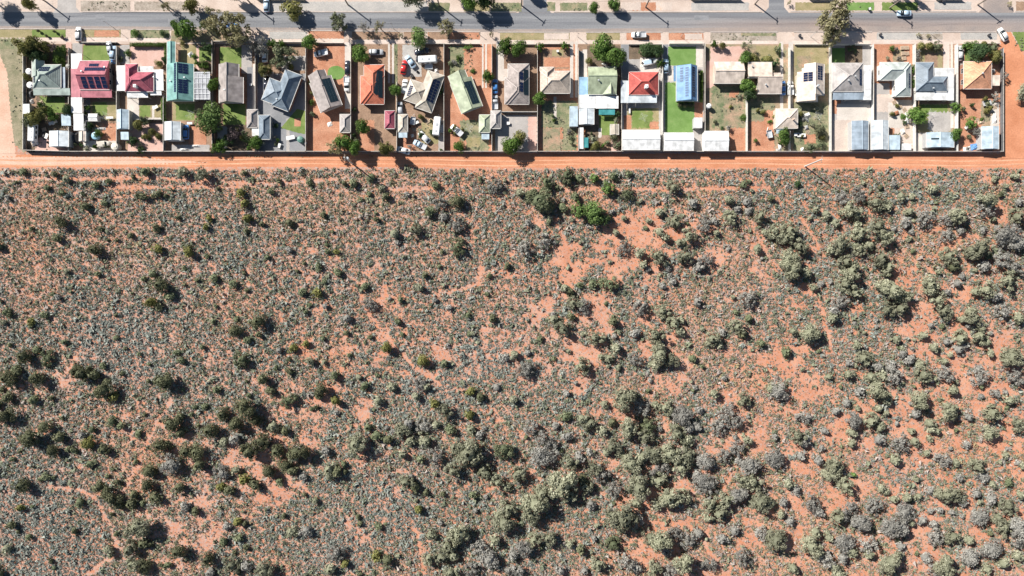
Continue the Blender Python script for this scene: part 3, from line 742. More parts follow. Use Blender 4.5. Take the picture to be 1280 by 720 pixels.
# --- house 0: grey-green, left corner
A = Cp('hip', 41.5, 81, 76, 110, 2.8, 2.3, 'sage'); B = Cp('gy', 40, 76, 55, 96, 2.8, 1.5, 'sage', ro=1)
r, o = house('sage green roofed house at left end of the row with pale verandah', [A, B, Cp('flat', 76, 84, 81.5, 110, 2.4, .1, 'bluegrey'), Cp('flat', 42, 110.6, 88, 119, 2.4, .35, 'sage', open_=True)], 0)
panels(A, o[0], -16.6, -9.5, -13.4, 8.5, 1, 6)
panels(A, o[0], -7, -11.5, 6, -4.5, 6, 2)
flue(A, o[0], 50, 101)
# --- house 1: pink roof, solar
A = Cp('gx', 100, 76, 136.5, 112, 2.8, 2.4, 'pinkred', ro=-2); B = Cp('gy', 103, 76, 135.5, 95, 2.85, 1.3, 'pinkred', ro=10)
r, o = house('pink-red sheet roofed house with four columns of navy solar panels', [A, Cp('flat', 89, 86, 100.5, 121.5, 2.5, .2, 'pinkred', open_=True), Cp('flat', 100.5, 112, 140, 122, 2.3, .3, 'pinkred', open_=True),
    Cp('flat', 89, 67, 102.5, 85.8, 2.5, .15, 'white', open_=True), Cp('flat', 89, 121.8, 103, 141, 2.5, .15, 'white', open_=True)], 0)
for c in (-13, -4.7, 3.6, 11.5): panels(A, o[0], c, 4, c + 6.2, 16.5, 1, 3)
panels(A, o[0], -9, -8.5, 17, -3.2, 11, 1); panels(A, o[0], -5, -14, 7, -9.5, 5, 1)
flue(A, o[0], 104, 90); flue(A, o[0], 131, 84)
shed('white flat-roofed carport at the back of the pink-roofed solar house', [Cp('flat', 92, 142, 104.5, 163, 2.4, .15, 'white', open_=True)], name='carport', cat='carport')
# --- house 2: crimson
A = Cp('hip', 157, 90, 192, 114.5, 2.9, 2.2, 'crimson'); B = Cp('hip', 156.6, 80, 172, 114, 2.9, 1.5, 'crimson')
r, o = house('crimson hip-roofed house ringed by flat white verandahs', [A, B, Cp('flat', 146, 82, 156.5, 113.5, 2.4, .2, 'white', open_=True), Cp('flat', 192.2, 87, 204.3, 113, 2.4, .2, 'white', open_=True),
    Cp('flat', 174, 83, 192, 89.5, 2.4, .2, 'white', open_=True), Cp('flat', 159, 115, 185, 122, 2.4, .2, 'white', open_=True), Cp('flat', 188, 114, 202, 119, 2.3, .15, 'white', open_=True)], 1)
chimney(A, o[0], 168, 107, .8, 1.2, plain('chimney_white', (.75, .74, .72), .8)); flue(A, o[0], 190, 95)
# --- house 3: teal
A = Cp('gy', 208.5, 80, 242, 126, 2.8, 2.0, 'teal', ro=-.5)
r, o = house('teal sheet roofed house with two blocks of blue solar panels', [A, Cp('gy', 209, 52, 219, 80, 2.5, .5, 'teal', open_=True), Cp('flat', 243, 90, 263, 125, 2.5, .25, 'greysheet', open_=True)], 1)
panels(A, o[0], -5, -22, -1.6, 14, 1, 13)
panels(A, o[0], 1, -22, 11, -9.5, 2, 4); panels(A, o[0], 1, -2.5, 11, 15, 2, 6)
m = MB()
for i in range(5):
    x = -2.45 + i * 1.2; m.box(x - .04, -4.2, 2.70, x + .04, 4.2, 2.80)
for j in range(6):
    y = -4 + j * 1.6; m.box(-2.4, y - .04, 2.805, 2.4, y + .04, 2.87)
p = G(253, 107.5, 2.6); add('skylight_bars', m.mesh('skylight_bars', M_STEEL), o[2], (p[0], p[1], 0))
flue(A, o[0], 231, 97); flue(A, o[0], 213, 101)
# --- house 4: brown gabled
A = Cp('gy', 274, 80, 298.5, 128, 2.9, 1.9, 'greybrown', ro=-.2); B = Cp('flat', 298.5, 97, 304, 128, 2.75, .05, 'greybrown', walls=False)
r, o = house('long grey-brown gabled house with a lawn at front and back', [A, Cp('gy', 274.2, 96.5, 304, 128.6, 2.75, 2.1, 'greybrown', ro=-3.1)], 2)
flue(A, o[0], 282, 113)
# --- house 5: slate blue, turned
A = Cp('hip', 347.5, 89, 369.5, 137, 2.9, 1.9, 'slate', ang=-21); B = Cp('hip', 331, 102, 362, 131, 2.9, 1.7, 'slate', ang=-21)
r, o = house('slate-blue hipped house turned askew in a shady block', [A, B], 2)
flue(A, o[0], 346, 124)
# --- house 6: tilted grey brown
A = Cp('gy', 391, 90, 421, 137, 2.8, 1.7, 'greybrown', ang=21, ro=-2.5); B = Cp('gy', 389.5, 87.5, 412.5, 110, 2.85, 1.65, 'greybrown', ang=21, ro=1)
A = Cp('gy', 393, 97.5, 421.5, 137, 2.8, 1.8, 'greybrown', ang=21, ro=0)
B = Cp('gy', 388.2, 90, 409.8, 110, 2.8, 1.8, 'greybrown', ang=21, ro=2.6)
r, o = house('grey-brown gabled house set at an angle in red dirt', [A, B], 0)
panels(A, o[0], 2.5, -16.5, 12, 14, 3, 1, M_PVT, .02, 'solar_collector')
# --- house 7: orange hip
A = Cp('hip', 450.5, 95, 480, 130, 2.9, 2.1, 't_orange'); B = Cp('hip', 455, 81, 480.2, 130.3, 2.9, 1.85, 't_orange')
r, o = house('orange tiled hip-roofed house with a tall black solar array', [A, B], 2)
panels(B, o[1], 1.2, -16.5, 6, 14, 1, 1, M_PVT, .03, 'solar_collector'); panels(B, o[1], 6, -16.5, 11, 17, 1, 1, M_PVT, .03, 'solar_collector')
# --- house 8: beige turned
A = Cp('hip', 526.5, 90, 548, 139, 2.9, 1.8, 'beige', ang=-19); B = Cp('hip', 508, 103, 537, 130, 2.9, 1.7, 'beige', ang=-19)
r, o = house('beige hipped house turned askew in a yard full of vehicles', [A, B], 0)
panels(A, o[0], .8, -16, 9.2, 13, 2, 8); panels(B, o[1], -12.5, -6, -7.5, 8, 2, 6)
# --- house 9: tilted pale green
A = Cp('gy', 569, 99, 597, 138.5, 2.8, 1.8, 'palegreen', ang=21, ro=0); B = Cp('gy', 563, 90.5, 585.5, 112, 2.8, 1.8, 'palegreen', ang=21, ro=3)
r, o = house('pale green gabled house set at an angle beside weedy grass', [A, B], 1)
panels(A, o[0], 2.5, -14.5, 12, 15, 3, 1, M_PVT, .02, 'solar_collector')
# --- house 10: brown-grey hip
A = Cp('hip', 631, 97, 661, 130, 2.9, 2.1, 't_brown'); B = Cp('hip', 635, 80, 661.2, 130.3, 2.9, 1.85, 't_brown')
r, o = house('brown-grey tiled hip-roofed house with a bare concrete backyard', [A, B], 2)
panels(B, o[1], 1.5, -13.5, 6, -4, 1, 2); panels(B, o[1], 1.5, -1, 6, 11, 1, 3); panels(B, o[1], 6.4, -17.5, 12.2, 14, 1, 1, M_PVT, .03, 'solar_collector')
# --- house 11: tan hip
A = Cp('hip', 675, 89, 712.5, 116.5, 2.9, 2.1, 't_tan'); B = Cp('hip', 675, 84, 692.5, 116, 2.9, 1.4, 't_tan')
r, o = house('tan tiled hip-roofed house beside twin wheel-track driveway', [A, B], 0)
# --- house 12: olive gable with white lean-tos
A = Cp('gx', 735, 84, 770.5, 118, 2.9, 2.1, 'olive', ro=4); B = Cp('gy', 752.5, 101, 770.3, 118.2, 2.85, 1.3, 'olive', ro=1.5)
r, o = house('olive-green gabled house with white and blue lean-to roofs', [A, B, Cp('flat', 724, 96.5, 734.6, 118.4, 2.4, .2, 'skyblue', open_=True), Cp('flat', 735, 112, 753.5, 120, 2.45, .2, 'white', open_=True),
    Cp('flat', 744.5, 120.2, 773, 135.6, 2.35, .2, 'white', open_=True), Cp('flat', 724, 118.6, 744.2, 135, 2.3, .15, 'white', open_=True)], 1)
flue(A, o[0], 748, 101)
# --- house 13: red tiled
A = Cp('hip', 786, 90, 823, 118.5, 3.0, 2.2, 't_red')
r, o = house('red tiled hip-roofed house with an L-shaped white verandah', [A, Cp('flat', 776, 101, 785.8, 128.6, 2.5, .25, 'zinc', open_=True), Cp('flat', 786, 118.8, 821, 128.5, 2.5, .3, 'zinc', open_=True)], 1)
chimney(A, o[0], 808, 108, .9, 1.4, plain('chimney_white', (.75, .74, .72), .8))
# --- house 14: bright blue
A = Cp('gy', 845.5, 82, 871.6, 126, 2.8, 1.7, 'blue', ro=3.4)
r, o = house('bright blue gabled house between lush green lawns', [A, Cp('flat', 842, 82.3, 845.6, 101.5, 2.5, .05, 'blue', open_=True)], 1)
M_PVB = plain('solar_cell_sky_tint', (.07, .13, .25), .3, 0, .5, vary=.2)  # bluish cell colour stands in for the sky reflected in these panels
panels(A, o[0], -9.5, -19.5, -5.2, -1, 1, 6, M_PVB, .14); panels(A, o[0], -3.6, -19.5, .9, 18, 1, 12, M_PVB, .14); panels(A, o[0], 5, -19.5, 9.6, 18, 1, 12, None, .1)
# --- house 15: plain cream
A = Cp('gx', 893, 77.5, 929.5, 104, 2.8, 1.6, 'cream', ro=.5)
r, o = house('plain cream gabled house above a weedy bare backyard', [A], 0)
# --- house 16: split cream
A = Cp('gx', 935, 78, 965, 97, 2.8, .5, 'cream', ro=-8.5, capc=False); B = Cp('gx', 947.5, 96, 977, 117, 2.8, .9, 'creamb', ro=9.5)
r, o = house('cream and brown house with its roof split in two offset halves', [A, B, Cp('flat', 966, 91, 976, 95.8, 2.4, .1, 'cream', open_=True)], 0)
flue(B, o[1], 957, 106); flue(A, o[0], 940, 83)
# --- house 17: cream solar
A = Cp('gy', 997, 90, 1030, 119, 2.85, 1.7, 'cream', ro=3); B = Cp('gy', 1006, 80, 1030.2, 104, 2.8, 1.6, 'cream', ro=-1.5); D = Cp('gy', 996.6, 100, 1022, 127, 2.8, 1.7, 'cream', ro=6.5)
r, o = house('cream gabled house with one blue solar block on each slope', [A, B, D], 0)
panels(A, o[0], -10.5, -13, 0, -1.5, 2, 4); panels(B, o[1], 1.5, -9, 9.5, 9, 2, 6)
chimney(A, o[0], 1021, 108, .5, 1.3, M_STEEL)
# --- house 18: grey, white carport
A = Cp('hip', 1040, 79, 1078.5, 114.5, 2.9, 2.2, 'grey')
r, o = house('grey hip-roofed house with white side carport and blue-grey verandah', [A, Cp('flat', 1079.4, 82, 1089, 125, 2.5, .2, 'white', open_=True), Cp('flat', 1041, 115, 1079.2, 124.6, 2.4, .3, 'bluegrey', open_=True)], 1)
panels(A, o[0], 13.2, -10, 17.6, 10.5, 1, 5); flue(A, o[0], 1060, 101); flue(A, o[0], 1068, 96)
# --- house 19: pale L
A = Cp('hip', 1119, 80, 1138.5, 120.5, 2.8, 1.5, 'pearl'); B = Cp('hip', 1100, 78, 1136, 100, 2.8, 1.6, 'pearl')
r, o = house('pale grey-green L-shaped hipped house with side solar strip', [A, B], 1)
panels(A, o[0], 5, -8, 9.2, 10, 1, 6)
# --- house 20: slate white wrapped
A = Cp('hip', 1145, 95.5, 1184, 114, 2.9, 1.5, 'slate'); B = Cp('hip', 1144.5, 78, 1167, 114, 2.9, 1.75, 'slate')
r, o = house('slate-blue hipped house wrapped by wide flat white roofs', [A, B, Cp('flat', 1167.5, 85, 1192.4, 95.3, 2.5, .1, 'white', open_=True), Cp('flat', 1184.4, 95.5, 1192.4, 125.5, 2.5, .1, 'white', open_=True), Cp('flat', 1145, 114.3, 1184.2, 125.2, 2.5, .15, 'white', open_=True)], 1)
flue(A, o[0], 1167, 110)
# --- house 21: apricot pyramid
A = Cp('hip', 1204.6, 77, 1239.4, 111, 2.9, 2.4, 't_apricot')
r, o = house('apricot tiled pyramid-roofed house at right end of the row', [A, Cp('flat', 1240, 94, 1249.6, 107, 2.4, .2, 'cream', open_=True)], 2)
flue(A, o[0], 1225, 93)

# --- sheds and outbuildings
shed('large pale grey ribbed shed at back of the grey-green corner house', [Cp('gy', 62, 163.5, 85.6, 183, 2.8, .5, 'zinc')], 3, 0)
shed('small white lean-to shed against the left fence of the corner house', [Cp('flat', 28.5, 130, 37, 142, 2.2, .1, 'white')])
shed('small pale blue lean-to by the garden of the corner house', [Cp('flat', 77, 143, 88.6, 157, 2.2, .25, 'lightblue', open_=True)], name='lean_to')
shed('small white garden shed on the lawn of the pink-roofed solar house', [Cp('gx', 110.5, 142.5, 121.5, 151, 2.1, .25, 'white')])
shed('tiny cream slatted shed behind the pink-roofed solar house', [Cp('gy', 99, 164, 107, 176, 2.1, .3, 'cream')])
shed('white and pale blue gabled shed of the crimson-roofed house', [Cp('gy', 146.5, 137, 161, 161, 2.6, .8, 'lightblue', ro=-1)])
shed('small pale blue shed below the gabled shed of the crimson-roofed house', [Cp('flat', 151, 165, 161, 174.5, 2.2, .2, 'lightblue')])
shed('white and grey gabled garage of the teal-roofed house', [Cp('gy', 206, 152, 225.5, 175, 2.8, .7, 'zinc')], 1)
shed('brown hipped garage at the right fence of the brown gabled house', [Cp('hip', 309, 137, 322, 159.5, 2.5, 1.0, 'greybrown')])
shed('small white square shed below the brown hipped garage', [Cp('flat', 315, 160.5, 323, 170, 2.1, .15, 'white')])
shed('slate-blue hipped garage behind the slate-blue house', [Cp('hip', 323.4, 144, 337.5, 174, 2.5, 1.0, 'slate')])
shed('grey hipped garage at the right fence of the tilted grey-brown house', [Cp('hip', 425, 143, 438, 165.5, 2.4, .9, 'grey')])
shed('maroon hipped garage behind the orange-roofed house', [Cp('hip', 481, 138.5, 493.5, 160.5, 2.4, .9, 'maroon')])
shed('beige hipped garage with a teal rear strip beside the vehicles', [Cp('hip', 497.8, 143, 509.4, 165, 2.4, .8, 'beige'), Cp('flat', 498.2, 165.2, 509, 172, 2.2, .1, 'lightblue', open_=True)])
shed('pale green hipped garage behind the tilted pale-green house', [Cp('hip', 599, 143.5, 612.4, 165.5, 2.4, .9, 'palegreen')])
shed('small glass-roofed hothouse below the pale green garage', [Cp('flat', 602, 167, 611.5, 174, 1.9, .15, 'lightblue')], name='hothouse')
shed('brown-grey hipped garage on the concrete backyard', [Cp('hip', 613.6, 138.5, 626, 160.5, 2.5, 1.0, 'grey')])
shed('long pale blue flat shed behind the tan-roofed house', [Cp('flat', 712, 133, 722.2, 158, 2.4, .2, 'lightblue')])
shed('pale blue and white gabled shed behind the olive-roofed house', [Cp('gy', 724, 135.6, 742.5, 155.2, 2.4, .3, 'zinc')])
shed('turquoise pergola roof behind the olive-roofed house', [Cp('flat', 748.6, 137, 768.6, 143.4, 2.1, .1, 'tealdark', open_=True)], name='pergola', cat='pergola')
shed('small beige garden shed on the lawn edge of the olive-roofed house', [Cp('gy', 763, 155, 773.2, 168, 2.2, .2, 'beige')])
shed('long narrow white awning at left fence of the olive-roofed house', [Cp('flat', 724.4, 159.5, 729.3, 186, 2.1, .1, 'white', open_=True)], name='awning', cat='awning')
shed('teal tarpaulin shelter beside the long white awning', [Cp('flat', 729.6, 172, 735.4, 184.5, 1.8, .1, 'tealdark', open_=True)], name='tarpaulin_shelter', cat='shelter')
shed('widest white gabled shed, behind the red-tiled house', [Cp('gx', 778, 162.5, 825, 187.2, 3.0, .7, 'white', ro=.3)], 1)
shed('white gabled shed below the lush lawn of the bright-blue house', [Cp('gx', 830, 166, 867, 188, 2.9, .7, 'white', ro=1.3)], 1)
shed('small white garden shed at lawn edge of the bright-blue house', [Cp('flat', 867.2, 147, 877.8, 160, 2.1, .2, 'white')])
shed('white gabled shed in the weedy yard of the plain cream house', [Cp('gx', 880.5, 164, 910.6, 188.2, 2.9, .7, 'white')], 1)
A = Cp('hip', 970, 136, 997, 160.2, 2.6, 1.2, 'cream')
r, o = shed('cream hipped cottage in back between the two cream houses', [A, Cp('flat', 970.4, 160.6, 980, 167, 2.2, .1, 'lightblue', open_=True)], 0); chimney(A, o[0], 992, 149, .4, .9)
shed('blue-grey gabled shed behind the grey white-carport house', [Cp('gy', 1064.5, 151, 1085.6, 187, 2.8, .6, 'bluegrey', ro=2)])
shed('pale gabled shed on the concrete behind the pale L-shaped house', [Cp('gy', 1089, 150.4, 1110.4, 187, 2.8, .6, 'zinc', ro=2)])
shed('low pale blue shed annex beside the pale gabled shed', [Cp('flat', 1111, 169, 1125, 187, 2.3, .15, 'lightblue')])
shed('small white box shed in the corner of the pale L-shaped house', [Cp('flat', 1127.6, 179.5, 1139, 187.6, 1.9, .1, 'white')])
A = Cp('gy', 1158, 165.4, 1192.4, 184, 2.7, .5, 'lightblue', ro=-1)
r, o = shed('pale blue gabled shed behind the slate white-wrapped house', [A]); panels(A, o[0], -12, -2, -2.6, -.2, 1, 1, M_PVT, .02, 'skylight')
shed('pale blue gabled shed behind the apricot pyramid-roofed house', [Cp('gy', 1227, 158, 1248.4, 186, 2.8, .5, 'lightblue', ro=2)])

# --- fences
M_FEN = [plain('fence_cream_shaded', (.30, .27, .24), .55), plain('fence_grey_shaded', (.16, .165, .17), .5), plain('fence_green', (.22, .30, .25), .5), plain('fence_white', (.66, .65, .62), .6)]  # cream and grey painted darker to carry the shade on fence faces
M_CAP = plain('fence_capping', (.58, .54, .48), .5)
def corrugated(mat):
    v = []; f = []; n = 24
    for i in range(n + 1):
        y = .025 if i % 2 else -.025
        v += [(i / n, y, 0), (i / n, y, 1)]
    for i in range(n): f.append((2 * i, 2 * i + 2, 2 * i + 3, 2 * i + 1))
    k = len(v); v += [(0, -.055, .985), (1, -.055, .985), (1, .055, .985), (0, .055, .985), (0, -.055, 1.02), (1, -.055, 1.02), (1, .055, 1.02), (0, .055, 1.02)]
    f += [tuple(k + i for i in q) for q in [(0, 3, 2, 1), (4, 5, 6, 7), (0, 1, 5, 4), (1, 2, 6, 5), (2, 3, 7, 6), (3, 0, 4, 7)]]
    return mk_mesh('panel', v, f, [mat, M_CAP], [0] * 24 + [1] * 6)
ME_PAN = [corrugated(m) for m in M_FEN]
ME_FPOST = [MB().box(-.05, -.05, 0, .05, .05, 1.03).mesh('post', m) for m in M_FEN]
def fence(label, x0, y0, x1, y1, h=1.7, m=0, name='boundary_fence', seg=3.0):
    a = G(x0, y0); b = G(x1, y1)
    L_ = sqrt((b[0] - a[0]) ** 2 + (b[1] - a[1]) ** 2); an = atan2(b[1] - a[1], b[0] - a[0])
    n = max(1, int(round(L_ / seg)))
    root = empty(name, ((a[0] + b[0]) / 2, (a[1] + b[1]) / 2, 0)); tag(root, label, 'fence', 'yard fences')
    for i in range(n):
        t = i / n
        add('panel', ME_PAN[m], root, (a[0] + (b[0] - a[0]) * t, a[1] + (b[1] - a[1]) * t, .02), an, (L_ / n, 1, h * (1 + .006 * sin(i * 2.1))))
    for i in range(n + 1):
        t = i / n
        add('post', ME_FPOST[m], root, (a[0] + (b[0] - a[0]) * t, a[1] + (b[1] - a[1]) * t, 0), an, (1, 1, h + .04))
    return root
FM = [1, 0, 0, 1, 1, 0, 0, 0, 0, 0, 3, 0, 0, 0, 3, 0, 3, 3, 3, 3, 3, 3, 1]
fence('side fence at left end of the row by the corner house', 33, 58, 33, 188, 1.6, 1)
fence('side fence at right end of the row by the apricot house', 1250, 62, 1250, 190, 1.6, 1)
FT = {1: 62, 2: 60, 3: 120, 4: 53, 5: 56, 6: 56, 7: 56, 8: 104, 9: 56, 10: 57, 11: 56, 12: 62, 13: 86, 14: 55, 15: 56, 16: 106, 17: 60, 18: 56, 19: 57, 20: 57, 21: 57}
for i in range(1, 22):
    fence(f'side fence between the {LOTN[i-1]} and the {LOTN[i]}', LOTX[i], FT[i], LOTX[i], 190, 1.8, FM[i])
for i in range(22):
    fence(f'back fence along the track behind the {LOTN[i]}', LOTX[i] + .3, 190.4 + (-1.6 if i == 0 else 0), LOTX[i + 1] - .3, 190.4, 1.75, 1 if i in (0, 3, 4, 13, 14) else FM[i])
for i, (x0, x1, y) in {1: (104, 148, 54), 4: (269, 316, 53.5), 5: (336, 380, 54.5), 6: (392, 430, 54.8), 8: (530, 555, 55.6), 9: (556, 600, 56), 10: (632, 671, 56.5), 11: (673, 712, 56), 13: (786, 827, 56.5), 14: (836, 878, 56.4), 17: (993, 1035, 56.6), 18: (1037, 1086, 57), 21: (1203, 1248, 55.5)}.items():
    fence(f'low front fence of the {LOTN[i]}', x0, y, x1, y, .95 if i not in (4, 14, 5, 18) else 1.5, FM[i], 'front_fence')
for (x0, x1, l) in ((864, 926, 'plain cream house'), (1012, 1046, 'cream solar house'), (1170, 1202, 'slate white-wrapped house'), (322, 382, 'slate-blue house')):
    fence(f'dark fence at top edge across the street from the {l}', x0, .4, x1, .4, 1.2, 2, 'front_fence')
fence('cross fence behind the brown-grey hipped house', 627, 141, 671, 141, 1.6, 3)
fence('cross fence below the lawn of the crimson-roofed house', 174, 150.5, 205.5, 150.5, 1.5, 1)

# ================================================================== VEGETATION HELPERS
LM = {
 'd': leaf_mat('leaf_dark_olive', (0.098, 0.107, 0.060), (0.245, 0.245, 0.140)),
 'o': leaf_mat('leaf_pale_olive', (0.205, 0.212, 0.138), (0.430, 0.425, 0.305)),
 's': leaf_mat('leaf_silver_grey', (0.215, 0.208, 0.186), (0.440, 0.425, 0.380)),
 'g': leaf_mat('leaf_grey_green', (0.110, 0.135, 0.072), (0.285, 0.300, 0.180)),
 'b': leaf_mat('leaf_bright_green', (0.080, 0.140, 0.038), (0.260, 0.365, 0.125)),
 'y': leaf_mat('leaf_yellow_olive', (0.125, 0.130, 0.042), (0.315, 0.298, 0.105)),
 'G': leaf_mat('leaf_garden_green', (0.062, 0.122, 0.026), (0.215, 0.335, 0.080)),
 'D': leaf_mat('leaf_deep_green', (0.036, 0.066, 0.028), (0.115, 0.180, 0.070)),
 'p': leaf_mat('leaf_gum', (0.230, 0.215, 0.110), (0.460, 0.425, 0.255)),
 'r': leaf_mat('leaf_purple', (0.075, 0.055, 0.060), (0.150, 0.115, 0.115)),
 'h': leaf_mat('leaf_hedge', (0.060, 0.110, 0.022), (0.150, 0.235, 0.050)),
}
M_BARK = surf('bark', (0.13, 0.10, 0.08), (0.24, 0.19, 0.155), None, 1.5, 10, .95, .5)
M_BARKG = surf('bark_pale', (0.34, 0.29, 0.25), (0.46, 0.40, 0.35), None, 1.2, 8, .9, .4)

def leaf_quads(P, nrm, size, g):
    """one leaf-spray quad (4 verts) per point, facing nrm"""
    n = len(P)
    nrm = nrm / np.maximum(np.linalg.norm(nrm, axis=1, keepdims=True), 1e-6)
    a = g.normal(size=(n, 3)); u = np.cross(nrm, a); u /= np.maximum(np.linalg.norm(u, axis=1, keepdims=True), 1e-6)
    w = np.cross(nrm, u)
    s = size.reshape(-1, 1); as_ = g.uniform(.55, 1.0, (n, 1))
    u = u * s; w = w * s * as_
    bend = nrm * s * g.uniform(-.3, .3, (n, 1))
    V = np.stack([P - u - w * .4, P - w + bend, P + u + w * .3, P + w + bend], 1).reshape(-1, 3)
    return V
def mesh_from_quads(name, V, tint, mat, k=4):
    n = len(V) // k
    me = bpy.data.meshes.new(name)
    me.vertices.add(len(V)); me.vertices.foreach_set('co', V.astype(np.float32).ravel())
    me.loops.add(n * k); me.loops.foreach_set('vertex_index', np.arange(n * k, dtype=np.int32))
    me.polygons.add(n); me.polygons.foreach_set('loop_start', np.arange(0, n * k, k, dtype=np.int32))
    at = me.attributes.new('tint', 'FLOAT', 'FACE'); at.data.foreach_set('value', tint.astype(np.float32))
    me.materials.append(mat)
    me.update(calc_edges=True)
    return me
def crown_points(g, R, H, z0, nl, nlobe, spread=.62, lobe=.5, flat=.75, shell=.55):
    """leaf positions and outward directions over a crown built from uneven lobes"""
    L = []
    for i in range(nlobe):
        a = g.uniform(0, 2 * pi); r = sqrt(g.uniform(0.02, 1)) * spread
        L.append((r * cos(a), r * sin(a), g.uniform(-.25, .45) * (1 - .6 * r), lobe * g.uniform(.45, 1.3)))
    L[0] = (0, 0, .15, lobe * 1.15)
    L = np.array(L)
    wgt = L[:, 3] ** 2; wgt /= wgt.sum()
    k = g.choice(nlobe, nl, p=wgt)
    d = g.normal(size=(nl, 3)); d /= np.linalg.norm(d, axis=1, keepdims=True)
    d[:, 2] = np.where(d[:, 2] < -.35, -d[:, 2], d[:, 2])
    rr = shell + (1 - shell) * g.uniform(0, 1, (nl, 1)) ** .6
    p = L[k, :3] + d * L[k, 3:4] * rr * np.array([1, 1, flat])
    ctr = np.array([0, 0, -.1])
    out = d * .7 + (p - ctr) * .5 + g.normal(size=(nl, 3)) * .45
    tint = np.clip(.5 + .22 * (g.uniform(-1, 1, nlobe))[k] + g.normal(0, .22, nl), 0, 1)
    zmin, zmax = p[:, 2].min(), p[:, 2].max()
    p[:, 0:2] *= R
    p[:, 2] = z0 + (p[:, 2] - zmin) / (zmax - zmin) * (H - z0)
    return p, out, tint, L
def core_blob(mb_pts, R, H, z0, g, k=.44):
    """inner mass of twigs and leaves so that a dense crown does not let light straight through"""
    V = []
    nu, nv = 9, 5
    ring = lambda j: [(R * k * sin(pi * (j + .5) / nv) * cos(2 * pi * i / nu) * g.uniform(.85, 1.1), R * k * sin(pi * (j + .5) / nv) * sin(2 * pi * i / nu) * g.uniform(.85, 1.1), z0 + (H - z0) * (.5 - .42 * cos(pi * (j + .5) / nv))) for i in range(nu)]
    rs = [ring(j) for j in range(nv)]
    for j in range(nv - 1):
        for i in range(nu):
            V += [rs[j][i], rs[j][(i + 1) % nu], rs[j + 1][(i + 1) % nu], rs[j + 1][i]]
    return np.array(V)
def make_crown(name, kind, seed, R, H, z0, nl, nlobe, ls, core=True, **kw):
    g = np.random.default_rng(seed)
    p, out, t, L = crown_points(g, R, H, z0, nl, nlobe, **kw)
    V = leaf_quads(p, out, g.uniform(.6, 1.25, nl) * ls, g)
    if core:
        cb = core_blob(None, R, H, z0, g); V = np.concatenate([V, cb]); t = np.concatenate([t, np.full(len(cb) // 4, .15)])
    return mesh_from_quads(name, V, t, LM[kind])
def make_trunk(name, seed, h, r, spread, mat, limbs=4, top=.75):
    g = random.Random(seed); m = MB()
    lean = (g.uniform(-.1, .1) * h, g.uniform(-.1, .1) * h)
    m.tube([(0, 0, -.05), (lean[0] * .4, lean[1] * .4, h * .25), (lean[0], lean[1], h * .5)], [r * 1.25, r, r * .75], 7)
    for i in range(limbs):
        a = 2 * pi * (i + g.uniform(-.3, .3)) / limbs; s = spread * g.uniform(.5, .95)
        z0 = h * g.uniform(.22, .48)
        m.tube([(lean[0] * z0 / h * 2, lean[1] * z0 / h * 2, z0), (lean[0] + s * .45 * cos(a), lean[1] + s * .45 * sin(a), h * .55), (lean[0] + s * cos(a), lean[1] + s * sin(a), h * top * g.uniform(.85, 1.05))], [r * .6, r * .38, r * .1], 5)
    return m.mesh(name, mat, True)

# prototypes, unit crown radius 1 m, height 1 m; scaled on the plant
PROTO = {}
def proto(kind, cls, v):
    key = (kind, cls, v)
    if key in PROTO: return PROTO[key]
    sd = hash((ord(kind), cls, v)) % 100000 if False else ord(kind) * 100 + {'S': 0, 'M': 1, 'L': 2, 'XL': 3, 'N': 4, 'T': 5, 'R': 6, 'B': 7}[cls] * 10 + v
    q = {'S': (230, 9, .14, True, dict(spread=.72, lobe=.40)), 'M': (560, 18, .092, True, dict(spread=.84, lobe=.29)), 'L': (1000, 30, .068, True, dict(spread=.88, lobe=.23)), 'XL': (1700, 18, .062, True, dict(spread=.70, lobe=.34)),
         'N': (430, 16, .068, False, dict(spread=.8, lobe=.27, shell=.3)), 'T': (1900, 34, .056, False, dict(spread=.80, lobe=.25, shell=.25)), 'R': (900, 3, .085, True, dict(spread=.12, lobe=.86, shell=.82, flat=1.0))}[cls]
    if kind in 'dy' and cls in 'SML': q = ({'S': 260, 'M': 620, 'L': 1100}[cls], {'S': 5, 'M': 9, 'L': 13}[cls], {'S': .13, 'M': .085, 'L': .064}[cls], True, dict(spread=.52, lobe=.46, shell=.6))
    if cls == 'XL' and kind in 'GDbh': q = (2600, 20, .056, True, dict(spread=.60, lobe=.40, shell=.6))
    c = make_crown('crown', kind, sd, 1.0, 1.0, .16 if cls in 'SML' else .3, q[0], q[1], q[2], q[3] and not (kind == 's' and cls in 'ML'), **q[4])
    t = make_trunk('trunk', sd + 1, 1.0, .055 if cls in ('XL', 'T', 'N') else .07, .6, M_BARKG if kind in 'p' else M_BARK, 4 if cls != 'T' else 6)
    PROTO[key] = (t, c); return PROTO[key]
def plant(name, kind, cls, v, x, y, R, H, rz):
    t, c = proto(kind, cls, v)
    root = bpy.data.objects.new(name, None); root.empty_display_size = .3
    C.objects.link(root); root.location = (x, y, 0); root.rotation_euler.z = rz; root.scale = (R, R * random.uniform(.85, 1.12), H)
    for nm, me in (('trunk', t), ('crown', c)):
        o = bpy.data.objects.new(nm, me); C.objects.link(o); o.parent = root
    return root

